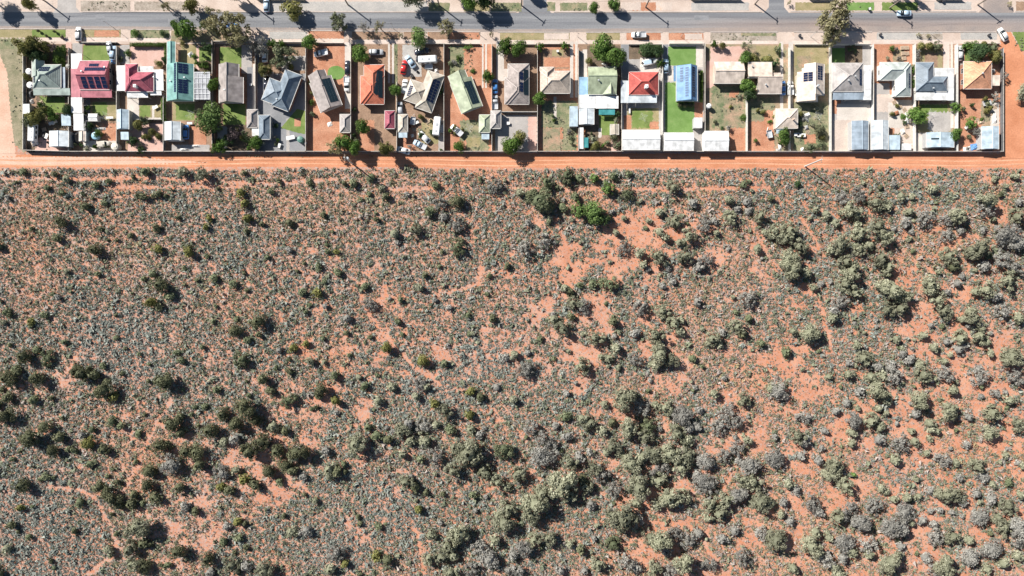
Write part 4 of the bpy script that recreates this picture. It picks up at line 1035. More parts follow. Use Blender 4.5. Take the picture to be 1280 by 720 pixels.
# ------------------------------------------------------------------ garden and street trees: px, py of crown, radius (units), height m, leaf, class
ADJ = {'G': 'dense green', 'D': 'deep green', 'y': 'yellow-olive', 'p': 'sparse pale', 'b': 'bright green', 'g': 'grey-green', 'r': 'purple-leaved', 'h': 'light green', 'o': 'pale olive', 's': 'silvery', 'd': 'dark olive'}
YT = [(36, 4, 9, 6.5, 'y', 'XL'), (-16, -2, 13, 7, 'G', 'XL'), (205, 8, 8, 5, 'p', 'N'), (237, 6.5, 11, 5.5, 'y', 'XL'), (233, 36, 12, 6, 'G', 'R'), (219, 33, 7, 4, 'G', 'XL'), (222, 41, 5, 3, 'G', 'M'),
      (270, 27, 16, 8.5, 'p', 'T'), (294, 37, 19, 9, 'p', 'T'), (280, 42, 11, 7, 'p', 'N'), (254, 32, 6, 4, 'b', 'L'), (168, 41, 5, 1.8, 'G', 'R'), (203, 41, 4.2, 1.6, 'D', 'R'),
      (364, 11, 13, 5.5, 'y', 'XL'), (423, 28, 12, 6, 'g', 'T'), (386, 52, 10, 5, 'G', 'XL'), (340, 55, 6, 3.5, 'G', 'L'), (352, 55, 5, 3, 'G', 'L'), (475, 33, 10, 5.5, 'p', 'N'), (450, 68, 13, 5.2, 'G', 'XL'), (455, 33, 9, 4.5, 's', 'N'),
      (523, 47, 12.5, 5.5, 'b', 'XL'), (557, 35, 10, 5, 'p', 'T'), (613, 43, 4.5, 3.4, 'p', 'N'), (632, 58, 12, 5.5, 'h', 'XL'), (648, 60, 11, 5.8, 'G', 'XL'), (675, 58, 5, 2.8, 'h', 'L'), (705, 58, 5.5, 3, 'h', 'L'),
      (752, 60, 17, 7, 'G', 'XL'), (768, 68, 16, 7, 'G', 'XL'), (737, 76, 6, 3, 'y', 'L'), (586, 4, 11, 7.5, 'G', 'XL'), (606, -3, 14, 8, 'D', 'XL'), (516, -6, 15, 8, 'g', 'XL'), (742, 10, 8, 4.2, 'G', 'XL'), (768, 6.5, 9, 4.6, 'G', 'XL'),
      (808, 62, 10, 4, 'D', 'XL'), (820, 65, 9, 4, 'D', 'XL'), (826, 79, 5.5, 3, 'h', 'L'), (893, 54, 4.5, 3, 'h', 'L'), (904, 56, 5.5, 3, 'y', 'L'), (930, 73, 8.5, 4, 'G', 'XL'), (933, 56, 8, 4.5, 'g', 'N'), (944, 73, 7, 2.6, 'y', 'L'), (958, 74, 8, 2.8, 'y', 'L'), (968, 80, 7, 3.4, 'D', 'L'), (973, 61, 4.5, 2.6, 'g', 'L'),
      (1044, 26, 18, 10, 'p', 'T'), (1052, 10, 16, 10, 'p', 'N'), (1042, 44, 13, 8.5, 'p', 'T'), (1153, 58, 6.5, 2.6, 'y', 'L'), (1163, 58, 7, 2.8, 'y', 'L'), (1173, 58, 6, 2.6, 'g', 'L'), (1225, 67, 14, 5, 'D', 'XL'), (1208, 57.5, 6, 2.4, 'G', 'L'), (1218, 57, 6, 2.4, 'G', 'L'), (1231, 55, 5, 2.6, 'y', 'L'), (1246, 70, 9.5, 4, 'y', 'XL'), (1242, 60, 8, 3, 'g', 'L'),
      (30, 59, 13, 6.5, 'y', 'XL'), (43, 54, 12, 6.5, 'y', 'XL'), (57, 56, 9, 5, 'y', 'L'), (46, 68, 11, 5, 'D', 'XL'), (66, 58, 7.5, 4.5, 'r', 'N'), (77, 62, 6, 4, 'G', 'L'), (32, 97, 5, 3, 'y', 'L'), (73, 76, 6, 3, 'h', 'L'),
      (40, 148, 9, 4.5, 'y', 'XL'), (35, 152, 7, 4, 'g', 'L'), (53, 141, 9, 4.5, 'y', 'XL'), (64, 143, 7.5, 4, 'G', 'L'), (85, 138, 8, 3.8, 'D', 'XL'), (50, 131, 5, 2.4, 'h', 'L'), (122, 167, 5, 2.6, 'G', 'L'), (112, 158, 5, 2.6, 'D', 'L'),
      (171, 156, 8, 3.8, 'y', 'L'), (179, 150, 6.5, 3.6, 'g', 'L'), (190, 164, 6.5, 3.6, 'y', 'L'), (197.5, 171, 5.5, 3, 'y', 'L'), (181, 170.5, 5, 2.4, 'y', 'M'), (166, 177, 6, 3, 'D', 'L'), (175, 188, 6, 2.2, 'D', 'L'), (199, 79, 5.5, 2.6, 'y', 'L'), (206, 76, 5, 3, 'D', 'L'),
      (262, 148, 20, 7.5, 'b', 'XL'), (249, 142, 6, 4, 'g', 'L'), (266, 104, 9.5, 4.6, 'h', 'XL'), (257, 92, 7, 3, 'y', 'L'), (255, 81, 6.5, 2.6, 'h', 'L'), (258, 60, 7, 3.6, 'D', 'L'), (228, 53.5, 4, 1.6, 'y', 'M'), (275, 182, 8.5, 3.4, 'G', 'L'), (268, 186, 6, 3, 'h', 'L'), (319, 178, 9.5, 4, 'G', 'XL'), (294, 167, 13, 4.6, 'r', 'N'), (306, 172, 10, 4.2, 'D', 'N'), (286, 174, 9, 3.6, 'D', 'N'),
      (331, 87, 8.5, 4, 'y', 'XL'), (350, 70, 15, 5.5, 'g', 'T'), (362, 66, 12, 5.5, 'g', 'N'), (364, 83, 5, 2.4, 'y', 'L'), (326, 60, 12, 5.5, 's', 'N'), (316, 60, 11, 6, 's', 'N'),
      (418, 183, 10, 5, 'p', 'T'), (431, 179, 11.5, 6, 'G', 'XL'), (444, 185, 10, 6, 'G', 'XL'), (453, 159, 11, 4.8, 'G', 'XL'), (483, 186, 10, 7.4, 'y', 'XL'), (494, 112, 8, 4, 'G', 'XL'), (547, 113, 6.5, 3, 'D', 'L'), (526, 146, 5, 2.2, 'y', 'M'),
      (610, 95, 8, 4, 'h', 'XL'), (573, 184, 8, 2.8, 'h', 'XL'), (585, 60, 8, 1.4, 'G', 'N'), (648, 172, 11, 4.6, 'y', 'XL'), (640, 180, 13, 5.6, 'h', 'XL'), (632, 185, 8, 4, 'y', 'L'), (674, 123, 9, 4.2, 'G', 'XL'), (744, 181, 7, 3, 'y', 'L'), (741, 174, 5.5, 2.6, 'o', 'M'), (768, 171.5, 6.5, 2.6, 'd', 'L'), (772, 181, 6, 2.4, 'g', 'L'), (771, 143, 4.5, 2.4, 'D', 'M'), (770.5, 150, 3.6, 2.2, 'o', 'M'),
      (850, 131, 3.6, 1.8, 'd', 'R'), (857.3, 131, 4, 1.9, 'd', 'R'), (864, 131, 3.8, 1.8, 'd', 'R'), (877.5, 102, 2.4, 1.4, 'h', 'M'), (877.5, 113, 2.2, 1.3, 'h', 'M'),
      (935, 107, 11, 4.6, 'G', 'XL'), (938, 119, 9, 4, 'D', 'XL'), (981, 170, 10.5, 4.6, 'G', 'XL'), (1024, 162, 8.5, 3.4, 'd', 'XL'), (1013, 184, 7, 2.4, 'g', 'L'), (1026, 181, 6, 2.4, 'g', 'L'), (1029, 172, 4, 1.8, 'y', 'M'),
      (1143, 87, 6, 2.8, 'G', 'L'), (1144.5, 102, 6, 2.8, 'h', 'L'), (1147, 145, 14, 5, 'G', 'XL'), (1195, 134, 6.5, 3.2, 'G', 'L'), (1196, 168, 9, 3.8, 'G', 'XL'), (1214, 153.5, 7, 3.2, 'G', 'L'), (1221, 164, 5.5, 2.6, 's', 'L'), (1245, 120, 6.5, 2.8, 's', 'N'), (1234, 138, 4.5, 1.8, 'y', 'M'), (1256, 95, 5.5, 2.8, 's', 'N'), (1280, 115, 10, 4, 'o', 'XL'), (1236, 130, 4, 1.8, 'g', 'M'),
      (1066, 62, 8, 1.2, 'D', 'N'), (1148, 65, 5, 2.4, 's', 'N'), (1148, 73, 5, 2.4, 's', 'N'), (1148.5, 44, 4, 1.4, 'p', 'N'), (1160, 44, 4, 1.4, 'p', 'N'), (986, 3, 4, 2, 'p', 'N'), (1262, 5, 4, 2, 'p', 'N'), (500, 44, 5, 2.4, 'p', 'N'), (48, 38.5, 2.5, 1.3, 'd', 'M'), (68, 39.5, 2.5, 1.3, 'd', 'M'), (58, 44.5, 2.5, 1.3, 'd', 'M'), (78, 46, 2.5, 1.3, 'r', 'M'),
      (1121, -9, 4.5, 6.2, 'G', 'L'), (1134, -10, 4.5, 6.2, 'G', 'L'), (1146, -10, 4.5, 5.6, 'G', 'L'), (290, -8, 9, 6.5, 'G', 'XL'), (660, -14, 7, 6, 'G', 'XL'), (568, -9, 7, 6, 'G', 'XL')]
YG = random.Random(21)
for (x0, y0, x1, y1, n_) in ((36, 120, 60, 150, 5), (92, 160, 146, 188, 6), (164, 152, 204, 186, 4), (228, 56, 262, 90, 6), (272, 158, 312, 188, 7), (326, 150, 350, 188, 5), (386, 100, 392, 186, 4), (442, 134, 448, 186, 4), (499, 120, 553, 188, 8), (558, 150, 580, 188, 5), (562, 60, 598, 90, 5), (678, 130, 718, 186, 6), (736, 60, 774, 84, 4), (732, 160, 772, 188, 7), (886, 110, 930, 160, 6), (936, 60, 972, 76, 4), (938, 124, 982, 186, 6), (994, 134, 1034, 186, 10), (1094, 60, 1138, 76, 4), (1114, 126, 1138, 176, 6), (1198, 122, 1246, 186, 8), (1146, 128, 1150, 150, 2), (150, 58, 160, 80, 2), (104, 126, 146, 150, 3)):
    for _ in range(n_):
        YT.append((YG.uniform(x0, x1), YG.uniform(y0, y1), YG.uniform(2.2, 4.6), YG.uniform(.8, 2.2), YG.choice('gyGohDs'), YG.choice('SMM')))
for i, (px, py, r, h, kd, cl) in enumerate(YT):
    zc = h * .62
    x, y = G(px, py, zc)
    shrub = h < 3.1
    o = plant('garden_shrub' if shrub else ('street_tree' if py < 50 else 'garden_tree'), kd, cl, i % 3, x, y, r * U * (CAM_H - zc) / CAM_H, h, random.uniform(0, 6.28))
    if cl in ('XL', 'L', 'T', 'M'): o.scale.x *= 1.14; o.scale.y *= 1.14
    want(o, ADJ[kd] + (' shrub' if shrub else ' tree'), px, py, 'shrub' if shrub else 'tree', 'garden shrubs' if shrub else 'garden and street trees')
# hedges: clipped leaf boxes
def hedge(px0, py0, px1, py1, h, kd, label):
    a = G(px0, py0, h); b = G(px1, py1, h)
    x0, x1 = sorted((a[0], b[0])); y0, y1 = sorted((a[1], b[1]))
    cx, cy = (x0 + x1) / 2, (y0 + y1) / 2; W, D = (x1 - x0) / 2, (y1 - y0) / 2
    g = np.random.default_rng(int(px0)); n = int(220 * (W * D + (W + D) * h * .5)) + 200
    n = min(n, 4200)
    p = g.uniform(-1, 1, (n, 3)) * np.array([W, D, 1]); p[:, 2] = h * (.12 + .88 * g.uniform(0, 1, n) ** .5)
    nr = np.stack([p[:, 0] / W * .6, p[:, 1] / D * .8, np.full(n, .8)], 1) + g.normal(0, .35, (n, 3))
    t = np.clip(.5 + g.normal(0, .22, n) + .15 * np.sin(p[:, 0] * 1.3) * np.cos(p[:, 1] * 1.1), 0, 1)
    V = leaf_quads(p, nr, g.uniform(.08, .2, n), g)
    root = empty('hedge', (cx, cy, 0)); tag(root, label, 'hedge')
    me = mesh_from_quads('foliage', V, t, LM[kd]); add('foliage', me, root, (cx, cy, 0))
    m = MB(); m.box(-W * .86, -D * .8, .0, W * .86, D * .8, h * .72)
    add('branches', m.mesh('branches', M_BARK), root, (cx, cy, 0))
hedge(161.5, 52.8, 208, 57.4, 1.5, 'h', 'long clipped green hedge along the front of the crimson-roofed house')
hedge(204.6, 58, 208.8, 80, 1.5, 'h', 'clipped hedge running down the right of the pink paved front yard')
hedge(200.8, 122, 206, 151, 1.6, 'G', 'tall narrow hedge in the back yard beside the crimson-roofed house')
hedge(800, 55.6, 827, 61, 1.6, 'D', 'dark hedge along the front fence of the red-tiled house')
hedge(876.2, 88, 878.6, 124, .9, 'h', 'thin lime border hedge at right of the bright-blue house')

# ================================================================== VEHICLES
def paint(name, col): return plain('paint_' + name, col, .28, .0, .5, .6, .04)
PAINT = {'white': paint('white', (.80, .80, .78)), 'silver': paint('silver', (.50, .52, .54)), 'blue': paint('blue', (.08, .24, .55)), 'paleblue': paint('paleblue', (.45, .58, .70)), 'red': paint('red', (.55, .03, .03)), 'black': paint('black', (.025, .03, .045)), 'beige': paint('beige', (.55, .50, .42))}
M_TYRE = plain('tyre_rubber', (.02, .02, .02), .9); M_RIM = plain('wheel_rim', (.5, .5, .52), .35, .6); M_LAMP = plain('headlamp_glass', (.75, .77, .8), .1); M_TAIL = plain('taillamp_red', (.45, .02, .02), .25); M_PLAST = plain('black_plastic', (.03, .03, .032), .6)
def loft(sections, name, mat, smooth=False, closed=True):
    """rings of (x, [(y, z)...]) joined along x"""
    v = []; f = []; n = len(sections[0][1])
    for x, ring in sections:
        for y, z in ring: v.append((x, y, z))
    for i in range(len(sections) - 1):
        for k in range(n):
            a = i * n + k; b = i * n + (k + 1) % n
            f.append((a, b, b + n, a + n))
    f.append(tuple(range(n))[::-1]); f.append(tuple(range((len(sections) - 1) * n, len(sections) * n)))
    return mk_mesh(name, v, f, mat, smooth=smooth)
def rr(w, z0, z1, c=.12):
    return [(-w + c, z0), (w - c, z0), (w, z0 + c), (w, z1 - c), (w - c, z1), (-w + c, z1), (-w, z1 - c), (-w, z0 + c)]
def wheel_parts(root, xs, w, r=.32):
    t = MB().tube([(0, -.1, 0), (0, .1, 0)], [r, r], 14).mesh('wheel', M_TYRE)
    k = MB().tube([(0, -.11, 0), (0, .11, 0)], [r * .62, r * .62], 10).mesh('rim', M_RIM)
    for x in xs:
        for y in (-w, w):
            o = add('wheel', t, root, (x, y, r)); add('rim', k, o, (x, y, r))
def make_car(style):
    root = bpy.data.objects.new('parked_car', None); C.objects.link(root); WL[root.name] = Vector((0, 0, 0))
    L_ = 2.25
    body = [(-L_, rr(.70, .42, .78)), (-L_ + .12, rr(.82, .30, .92)), (-1.5, rr(.88, .22, .98)), (-.6, rr(.89, .2, .96)), (.8, rr(.89, .2, .94)), (1.5, rr(.87, .22, .88)), (L_ - .25, rr(.80, .28, .78)), (L_, rr(.62, .40, .66))]
    add('body', loft(body, 'body', PAINT['white'], True), root)
    if style == 'ute':
        cab = [(-.25, rr(.76, .90, .96, .02)), (-.15, rr(.72, .90, 1.40, .08)), (.75, rr(.72, .9, 1.42, .1)), (1.35, rr(.74, .86, .92, .02))]
        add('window_glass', loft(cab, 'window_glass', M_GLASS, True), root)
        add('cab_roof', loft([(-.13, rr(.66, 1.38, 1.47, .04)), (.3, rr(.70, 1.40, 1.50, .04)), (.72, rr(.66, 1.39, 1.46, .03))], 'cab_roof', PAINT['white'], True), root)
        m = MB().box(-2.2, -.86, .95, -.35, .86, 1.02).box(-2.2, -.88, 1.02, -.35, -.82, 1.28).box(-2.2, .82, 1.02, -.35, .88, 1.28).box(-2.22, -.82, 1.02, -2.16, .82, 1.28).box(-.41, -.82, 1.02, -.35, .82, 1.36)
        add('tray', m.mesh('tray', plain('tray_alloy', (.60, .61, .62), .4, .3)), root)
    else:
        b = -1.95 if style == 'wagon' else -1.55
        cab = [(b, rr(.72, .92, .98, .02)), (b + .35, rr(.68, .92, 1.38, .1)), (.35, rr(.70, .92, 1.42, .12)), (1.2, rr(.74, .88, .94, .02))]
        add('window_glass', loft(cab, 'window_glass', M_GLASS, True), root)
        add('cab_roof', loft([(b + .38, rr(.60, 1.36, 1.44, .04)), (-.4, rr(.66, 1.40, 1.49, .04)), (.38, rr(.60, 1.38, 1.45, .03))], 'cab_roof', PAINT['white'], True), root)
    wheel_parts(root, (-1.35, 1.4), .80)
    hl = MB().box(-.05, -.16, -.07, .05, .16, .07)
    mh = hl.mesh('headlight', M_LAMP); mt = hl.mesh('tail_light', M_TAIL)
    for y in (-.55, .55):
        add('headlight', mh, root, (L_ - .07, y, .62)); add('tail_light', mt, root, (-L_ + .02, y, .72))
    me = MB().box(-.06, -.1, -.06, .06, .1, .06).mesh('mirror', M_PLAST)
    for y in (-.98, .98): add('mirror', me, root, (.75, y, .98))
    return root
def make_caravan():
    root = bpy.data.objects.new('caravan', None); C.objects.link(root); WL[root.name] = Vector((0, 0, 0))
    s = [(-2.9, rr(.95, .75, 2.2, .2)), (-2.75, rr(1.08, .5, 2.45, .2)), (2.5, rr(1.08, .5, 2.5, .2)), (2.9, rr(1.0, .8, 2.1, .3))]
    add('body', loft(s, 'body', PAINT['white']), root)
    add('roof_hatch', MB().box(-.35, -.35, 2.46, .35, .35, 2.6).mesh('roof_hatch', M_STEEL), root, (.4, 0, 0))
    add('roof_hatch', MB().box(-.3, -.3, 2.45, .3, .3, 2.56).mesh('roof_hatch', M_STEEL), root, (-1.6, 0, 0))
    for x in (-1.6, 0, 1.5):
        for y in (-1.085, 1.085): add('window', MB().box(-.45, -.02, 1.3, .45, .02, 1.9).mesh('window', M_GLASS), root, (x, y, 0))
    add('drawbar', MB().tube([(2.7, -.5, .55), (4.0, 0, .5)], [.05, .05], 5).tube([(2.7, .5, .55), (4.0, 0, .5)], [.05, .05], 5).mesh('drawbar', M_STEEL), root)
    wheel_parts(root, (-.3, .45), .95)
    return root
def make_trailer():
    root = bpy.data.objects.new('box_trailer', None); C.objects.link(root); WL[root.name] = Vector((0, 0, 0))
    m = MB().box(-1.2, -.75, .45, 1.2, .75, .52).box(-1.2, -.78, .52, 1.2, -.73, .95).box(-1.2, .73, .52, 1.2, .78, .95).box(-1.22, -.73, .52, -1.17, .73, .95).box(1.17, -.73, .52, 1.22, .73, .95)
    add('tray', m.mesh('tray', PAINT['silver']), root)
    add('drawbar', MB().tube([(1.2, -.5, .48), (2.3, 0, .48)], [.04, .04], 5).tube([(1.2, .5, .48), (2.3, 0, .48)], [.04, .04], 5).mesh('drawbar', M_STEEL), root)
    wheel_parts(root, (0,), .88, .3)
    return root
def make_boat():
    root = bpy.data.objects.new('motor_boat', None); C.objects.link(root); WL[root.name] = Vector((0, 0, 0))
    s = [(-2.3, rr(.85, .5, 1.25, .1)), (0, rr(.95, .45, 1.35, .12)), (1.4, rr(.70, .55, 1.42, .1)), (2.4, rr(.1, .95, 1.5, .04))]
    add('hull', loft(s, 'hull', PAINT['white'], True), root)
    add('cockpit', MB().box(-2.0, -.65, 1.2, .3, .65, 1.37).mesh('cockpit', PAINT['paleblue']), root)
    add('windscreen', loft([(.3, rr(.68, 1.34, 1.40, .02)), (.45, rr(.6, 1.34, 1.8, .06)), (.9, rr(.5, 1.36, 1.42, .02))], 'windscreen', M_GLASS), root)
    add('outboard_motor', MB().box(-2.7, -.18, .7, -2.3, .18, 1.6).mesh('outboard_motor', M_PLAST), root)
    wheel_parts(root, (-.4,), .95, .3)
    return root
VP_ = {'sedan': make_car('sedan'), 'wagon': make_car('wagon'), 'ute': make_car('ute'), 'caravan': make_caravan(), 'trailer': make_trailer(), 'boat': make_boat()}
VUSED = set()
COLN = {'white': 'white', 'silver': 'silver', 'blue': 'blue', 'paleblue': 'pale blue', 'red': 'red', 'black': 'black', 'beige': 'beige'}
VN = {'sedan': 'sedan car', 'wagon': 'wagon car', 'ute': 'pickup', 'caravan': 'caravan', 'trailer': 'box trailer', 'boat': 'motor boat'}
def vehicle(kind, px, py, deg, col='white', desc=None):
    """deg: heading, 0 = right in plan, counter-clockwise"""
    src = VP_[kind]; x, y = G(px, py, .8)
    o = copy_tree(src, (x, y, .03), radians(deg))
    for ch in o.children:
        if ch.name.split('.')[0] in ('body', 'cab_roof', 'hull', 'cockpit') or (kind == 'trailer' and ch.name.startswith('tray')):
            if col != 'white' and ch.data.materials:
                ch.material_slots[0].link = 'OBJECT'; ch.material_slots[0].material = PAINT[col]
    want(o, desc or f'{COLN[col]} {VN[kind]}', px, py, {'ute': 'pickup', 'caravan': 'caravan', 'trailer': 'trailer', 'boat': 'boat'}.get(kind, 'car'), 'parked vehicles')
for a in [('wagon', 98, 42.5, 90, 'white'), ('sedan', 288, 33, 5, 'blue'), ('wagon', 333, 6, 90, 'paleblue'), ('sedan', 331, 69, 90, 'white'), ('ute', 401, 66.5, 190, 'white'), ('sedan', 470, 65, 0, 'silver'),
          ('wagon', 434.5, 84.5, 90, 'black'), ('ute', 433.5, 105, 270, 'white'), ('wagon', 333, 104, 90, 'black'), ('sedan', 513, 77, 125, 'paleblue'), ('wagon', 505, 84, 80, 'red'), ('sedan', 527, 64, 10, 'black'), ('wagon', 529, 74, 0, 'black'),
          ('ute', 506, 108, 85, 'white'), ('sedan', 619, 108, 90, 'blue'), ('ute', 619, 128, 90, 'silver'), ('ute', 798.5, 43.5, 180, 'white'), ('boat', 812.5, 77.5, 10, 'white'), ('wagon', 832.3, 82.5, 90, 'paleblue'),
          ('sedan', 978.6, 110, 90, 'blue'), ('ute', 988.3, 110, 90, 'white'), ('sedan', 1130.5, 16.6, 180, 'paleblue'), ('wagon', 1199.2, 67, 90, 'white'), ('wagon', 1254, 43, 118, 'white'),
          ('caravan', 546.5, 158.5, 84, 'white'), ('trailer', 551.5, 161, 90, 'white'), ('wagon', 530.3, 171.5, 135, 'white'), ('ute', 525, 181, 152, 'paleblue'), ('ute', 571, 163, 138, 'white'), ('trailer', 516, 151, 80, 'white'),
          ('caravan', 535, 75.6, 3, 'white'), ('trailer', 536, 83.4, 0, 'white'), ('caravan', 43, 166, 88, 'white'), ('sedan', 504, 188, 165, 'white'), ('wagon', 500, 136, 92, 'silver'), ('trailer', 962, 167.5, 100, 'silver'),
          ('trailer', 1234, 128.5, 14, 'white'), ('wagon', 141, 66, 84, 'paleblue'), ('boat', 131, 180, 5, 'beige'), ('wagon', 232.5, 165, 90, 'blue'), ('sedan', 137, 60, 100, 'silver')]:
    vehicle(*a)
for o in VP_.values():
    for ch in list(o.children):
        for g in list(ch.children): bpy.data.objects.remove(g)
        bpy.data.objects.remove(ch)
    bpy.data.objects.remove(o)

# ================================================================== POLES
M_WOOD = surf('pole_timber', (.22, .18, .15), (.33, .28, .235), None, 1.0, 8, .9, .4)
M_INS = plain('insulator', (.35, .2, .14), .3)
M_PALE = plain('pole_concrete', (.62, .60, .57), .7)
def pole(px, py, h, label, arms=1, arm_deg=90, transformer=False):
    x, y = G(px, py)
    root = empty('utility_pole', (x, y, 0)); tag(root, label, 'pole', 'power poles')
    add('pole_shaft', MB().tube([(0, 0, 0), (0, 0, h)], [.24, .17], 9).mesh('pole_shaft', M_PALE if h > 8 else M_WOOD), root, (x, y, 0))
    a = radians(arm_deg)
    for k in range(arms):
        z = h - .3 - k * .9
        m = MB().box(-1.1, -.06, -.07, 1.1, .06, .07)
        ca = add('crossarm', m.mesh('crossarm', M_WOOD), root, (x, y, z), a)
        for t in (-1.0, -.4, .4, 1.0):
            add('insulator', MB().tube([(t, 0, .07), (t, 0, .17), (t, 0, .3)], [.04, .075, .05], 6).mesh('insulator', M_INS), ca, (x, y, z))
    if transformer:
        add('transformer', MB().tube([(0, 0, 0), (0, 0, 1.2)], [.42, .42], 12).mesh('transformer', M_STEEL), root, (x + .6, y, h - 2.6))
    return root
for i, (px, py, ad) in enumerate([(58, 2.5, 70), (198, -1, 90), (314, 5, 90), (435, 6, 90), (549, 7, 80), (652, 7, 60), (807, 9, 90), (943.5, 5, 90), (1112, 10, 90), (1222, 6, 30)]):
    pole(px, py, 7.4, f'timber power pole across the street from the {lot_of(px)}', 1, ad)
pole(441, 205, 11.4, 'tall power pole with a transformer by the track behind the tilted grey-brown house', 2, 90, True)
pole(1006, 208, 12.3, 'tall power pole at the scrub edge behind the cream solar house', 1, 80)
# thin service posts on the near verge
for (px, py, h) in [(492, 36, 4.8), (722, 46, 3), (851, 46, 2.8), (1013, 46, 4.6), (1164, 43, 3.4), (106, 42, 3.0), (141, 34, 4.8), (395, 44, 2.8), (600, 44, 2.0), (284.5, 60, 2.6)]:
    x, y = G(px, py)
    root = empty('service_post', (x, y, 0))
    add('post_shaft', MB().tube([(0, 0, 0), (0, 0, h)], [.07, .05], 7).mesh('post_shaft', M_STEEL), root, (x, y, 0))
    add('bracket', MB().box(-.3, -.03, h - .25, .3, .03, h - .18).tube([(0, 0, h), (0, 0, h + .12)], [.09, .05], 7).mesh('bracket', M_PLAST), root, (x, y, 0))
    want(root, 'thin metal service post', px, py, 'post', 'service posts')
# overhead wires between the street poles and along the track
def wire(label, pts, z, off=0):
    m = MB()
    for (a, b) in zip(pts[:-1], pts[1:]):
        A = Vector((*G(*a), z)); B = Vector((*G(*b), z)); q = []
        for i in range(9):
            t = i / 8; p = A.lerp(B, t); p.z -= 1.2 * (1 - (2 * t - 1) ** 2); p.y += off; q.append(p)
        m.tube(q, [.02] * 9, 4)
    o = add('power_line', m.mesh('power_line', M_PLAST)); tag(o, label, 'wire', 'overhead wires')
ps = [(58, 2.5), (198, -1), (314, 5), (435, 6), (549, 7), (652, 7), (807, 9), (943.5, 5), (1112, 10), (1222, 6)]
for k, off in enumerate((-.9, .9)): wire(['nearer', 'farther'][k] + ' thin black power line along the top of the street', ps, 7.4, off)
for k, off in enumerate((-.9, .9)): wire(['lower', 'upper'][k] + ' thin black power line above the dirt track', [(-120, 203), (441, 205), (1006, 208), (1400, 210)], 11.3, off)

# ================================================================== YARD THINGS
M_TANK = plain('tank_cream', (.66, .60, .50), .5); M_TANKW = plain('tank_white', (.78, .78, .77), .45); M_TANKG = plain('tank_green', (.10, .22, .18), .5)
def tank(px, py, r, h, mat, desc):
    x, y = G(px, py, h); root = empty('water_tank', (x, y, 0))
    m = MB().tube([(0, 0, 0), (0, 0, h * .95), (0, 0, h)], [r, r, r * .92], 24)
    for k in range(5): m.tube([(0, 0, h * (.1 + .17 * k)), (0, 0, h * (.1 + .17 * k) + .06)], [r * 1.02, r * 1.02], 24)
    add('tank_wall', m.mesh('tank_wall', mat), root, (x, y, 0))
    add('lid', MB().tube([(0, 0, h), (0, 0, h + .25)], [r * .93, r * .18], 24).disc(r * .4, 0, h + .1, h + .26, .25, .25, 10).mesh('lid', mat), root, (x, y, 0))
    want(root, desc, px, py, 'water tank', 'rainwater tanks')
tank(35.5, 89, .95, 2.0, M_TANKW, 'white round water tank'); tank(37, 106, 1.0, 2.0, M_TANKW, 'white round water tank'); tank(84.5, 82.5, .7, 1.8, plain('tank_grey', (.32, .3, .27), .5), 'grey round water tank')
tank(143, 183, 1.15, 2.1, M_TANK, 'cream round water tank'); tank(375, 174, 1.0, 1.8, M_TANKG, 'dark green round water tank'); tank(118.5, 169.5, 1.15, 1.2, plain('tank_blue', (.30, .50, .60), .4), 'pale blue round pool tank'); tank(886.5, 132, .75, 1.9, M_TANKW, 'white round water tank')
def clothesline(px, py, desc='rotary clothesline'):
    x, y = G(px, py, 1.8); root = empty('rotary_clothesline', (x, y, 0))
    add('mast', MB().tube([(0, 0, 0), (0, 0, 1.9)], [.04, .03], 7).mesh('mast', M_STEEL), root, (x, y, 0))
    me = MB().tube([(0, 0, 1.6), (1.5, 0, 1.95)], [.025, .02], 5).mesh('arm', M_STEEL)
    for k in range(4): add('arm', me, root, (x, y, 0), .4 + k * pi / 2)
    m = MB()
    for rr_ in (.6, .9, 1.2, 1.45):
        q = [(rr_ * cos(.4 + k * pi / 2), rr_ * sin(.4 + k * pi / 2), 1.6 + .233 * rr_) for k in range(5)]
        m.tube(q, [.012] * 5, 4)
    add('line', m.mesh('line', plain('line_white', (.7, .7, .7), .5)), root, (x, y, 0))
    want(root, desc, px, py, 'clothesline', 'clotheslines')
for p in [(804, 146.5), (131, 145), (1008, 147), (1022, 145), (237, 143), (586, 160), (1165, 141)]: clothesline(*p)
M_JUNK = {'white': plain('junk_white', (.74, .73, .70), .5), 'grey': plain('junk_grey', (.36, .36, .36), .6), 'tan': plain('junk_tan', (.52, .40, .29), .8), 'blue': plain('junk_blue', (.10, .25, .50), .5), 'rust': plain('junk_rust', (.30, .12, .06), .85), 'green': plain('junk_green', (.10, .24, .13), .5), 'dark': plain('junk_dark', (.05, .05, .055), .6)}
def pallet(px, py, rz, col, n=1):
    x, y = G(px, py, .2); root = empty('timber_pallet', (x, y, 0)); mt = M_JUNK[col]
    sl = MB().box(-.6, -.05, 0, .6, .05, .025).mesh('slat', mt); be = MB().box(-.05, -.58, 0, .05, .58, .1).mesh('bearer', mt)
    c, s_ = cos(rz), sin(rz)
    for k in range(n):
        for t in (-.54, 0, .54): add('bearer', be, root, (x + t * c, y + t * s_, .02 + k * .14), rz)
        for j in range(6):
            t = -.5 + j * .2; add('slat', sl, root, (x - t * s_, y + t * c, .12 + k * .14), rz)
    want(root, f'stacked {col} timber pallet' if n > 1 else f'{col} timber pallet', px, py, 'pallet', 'pallets in the yards')
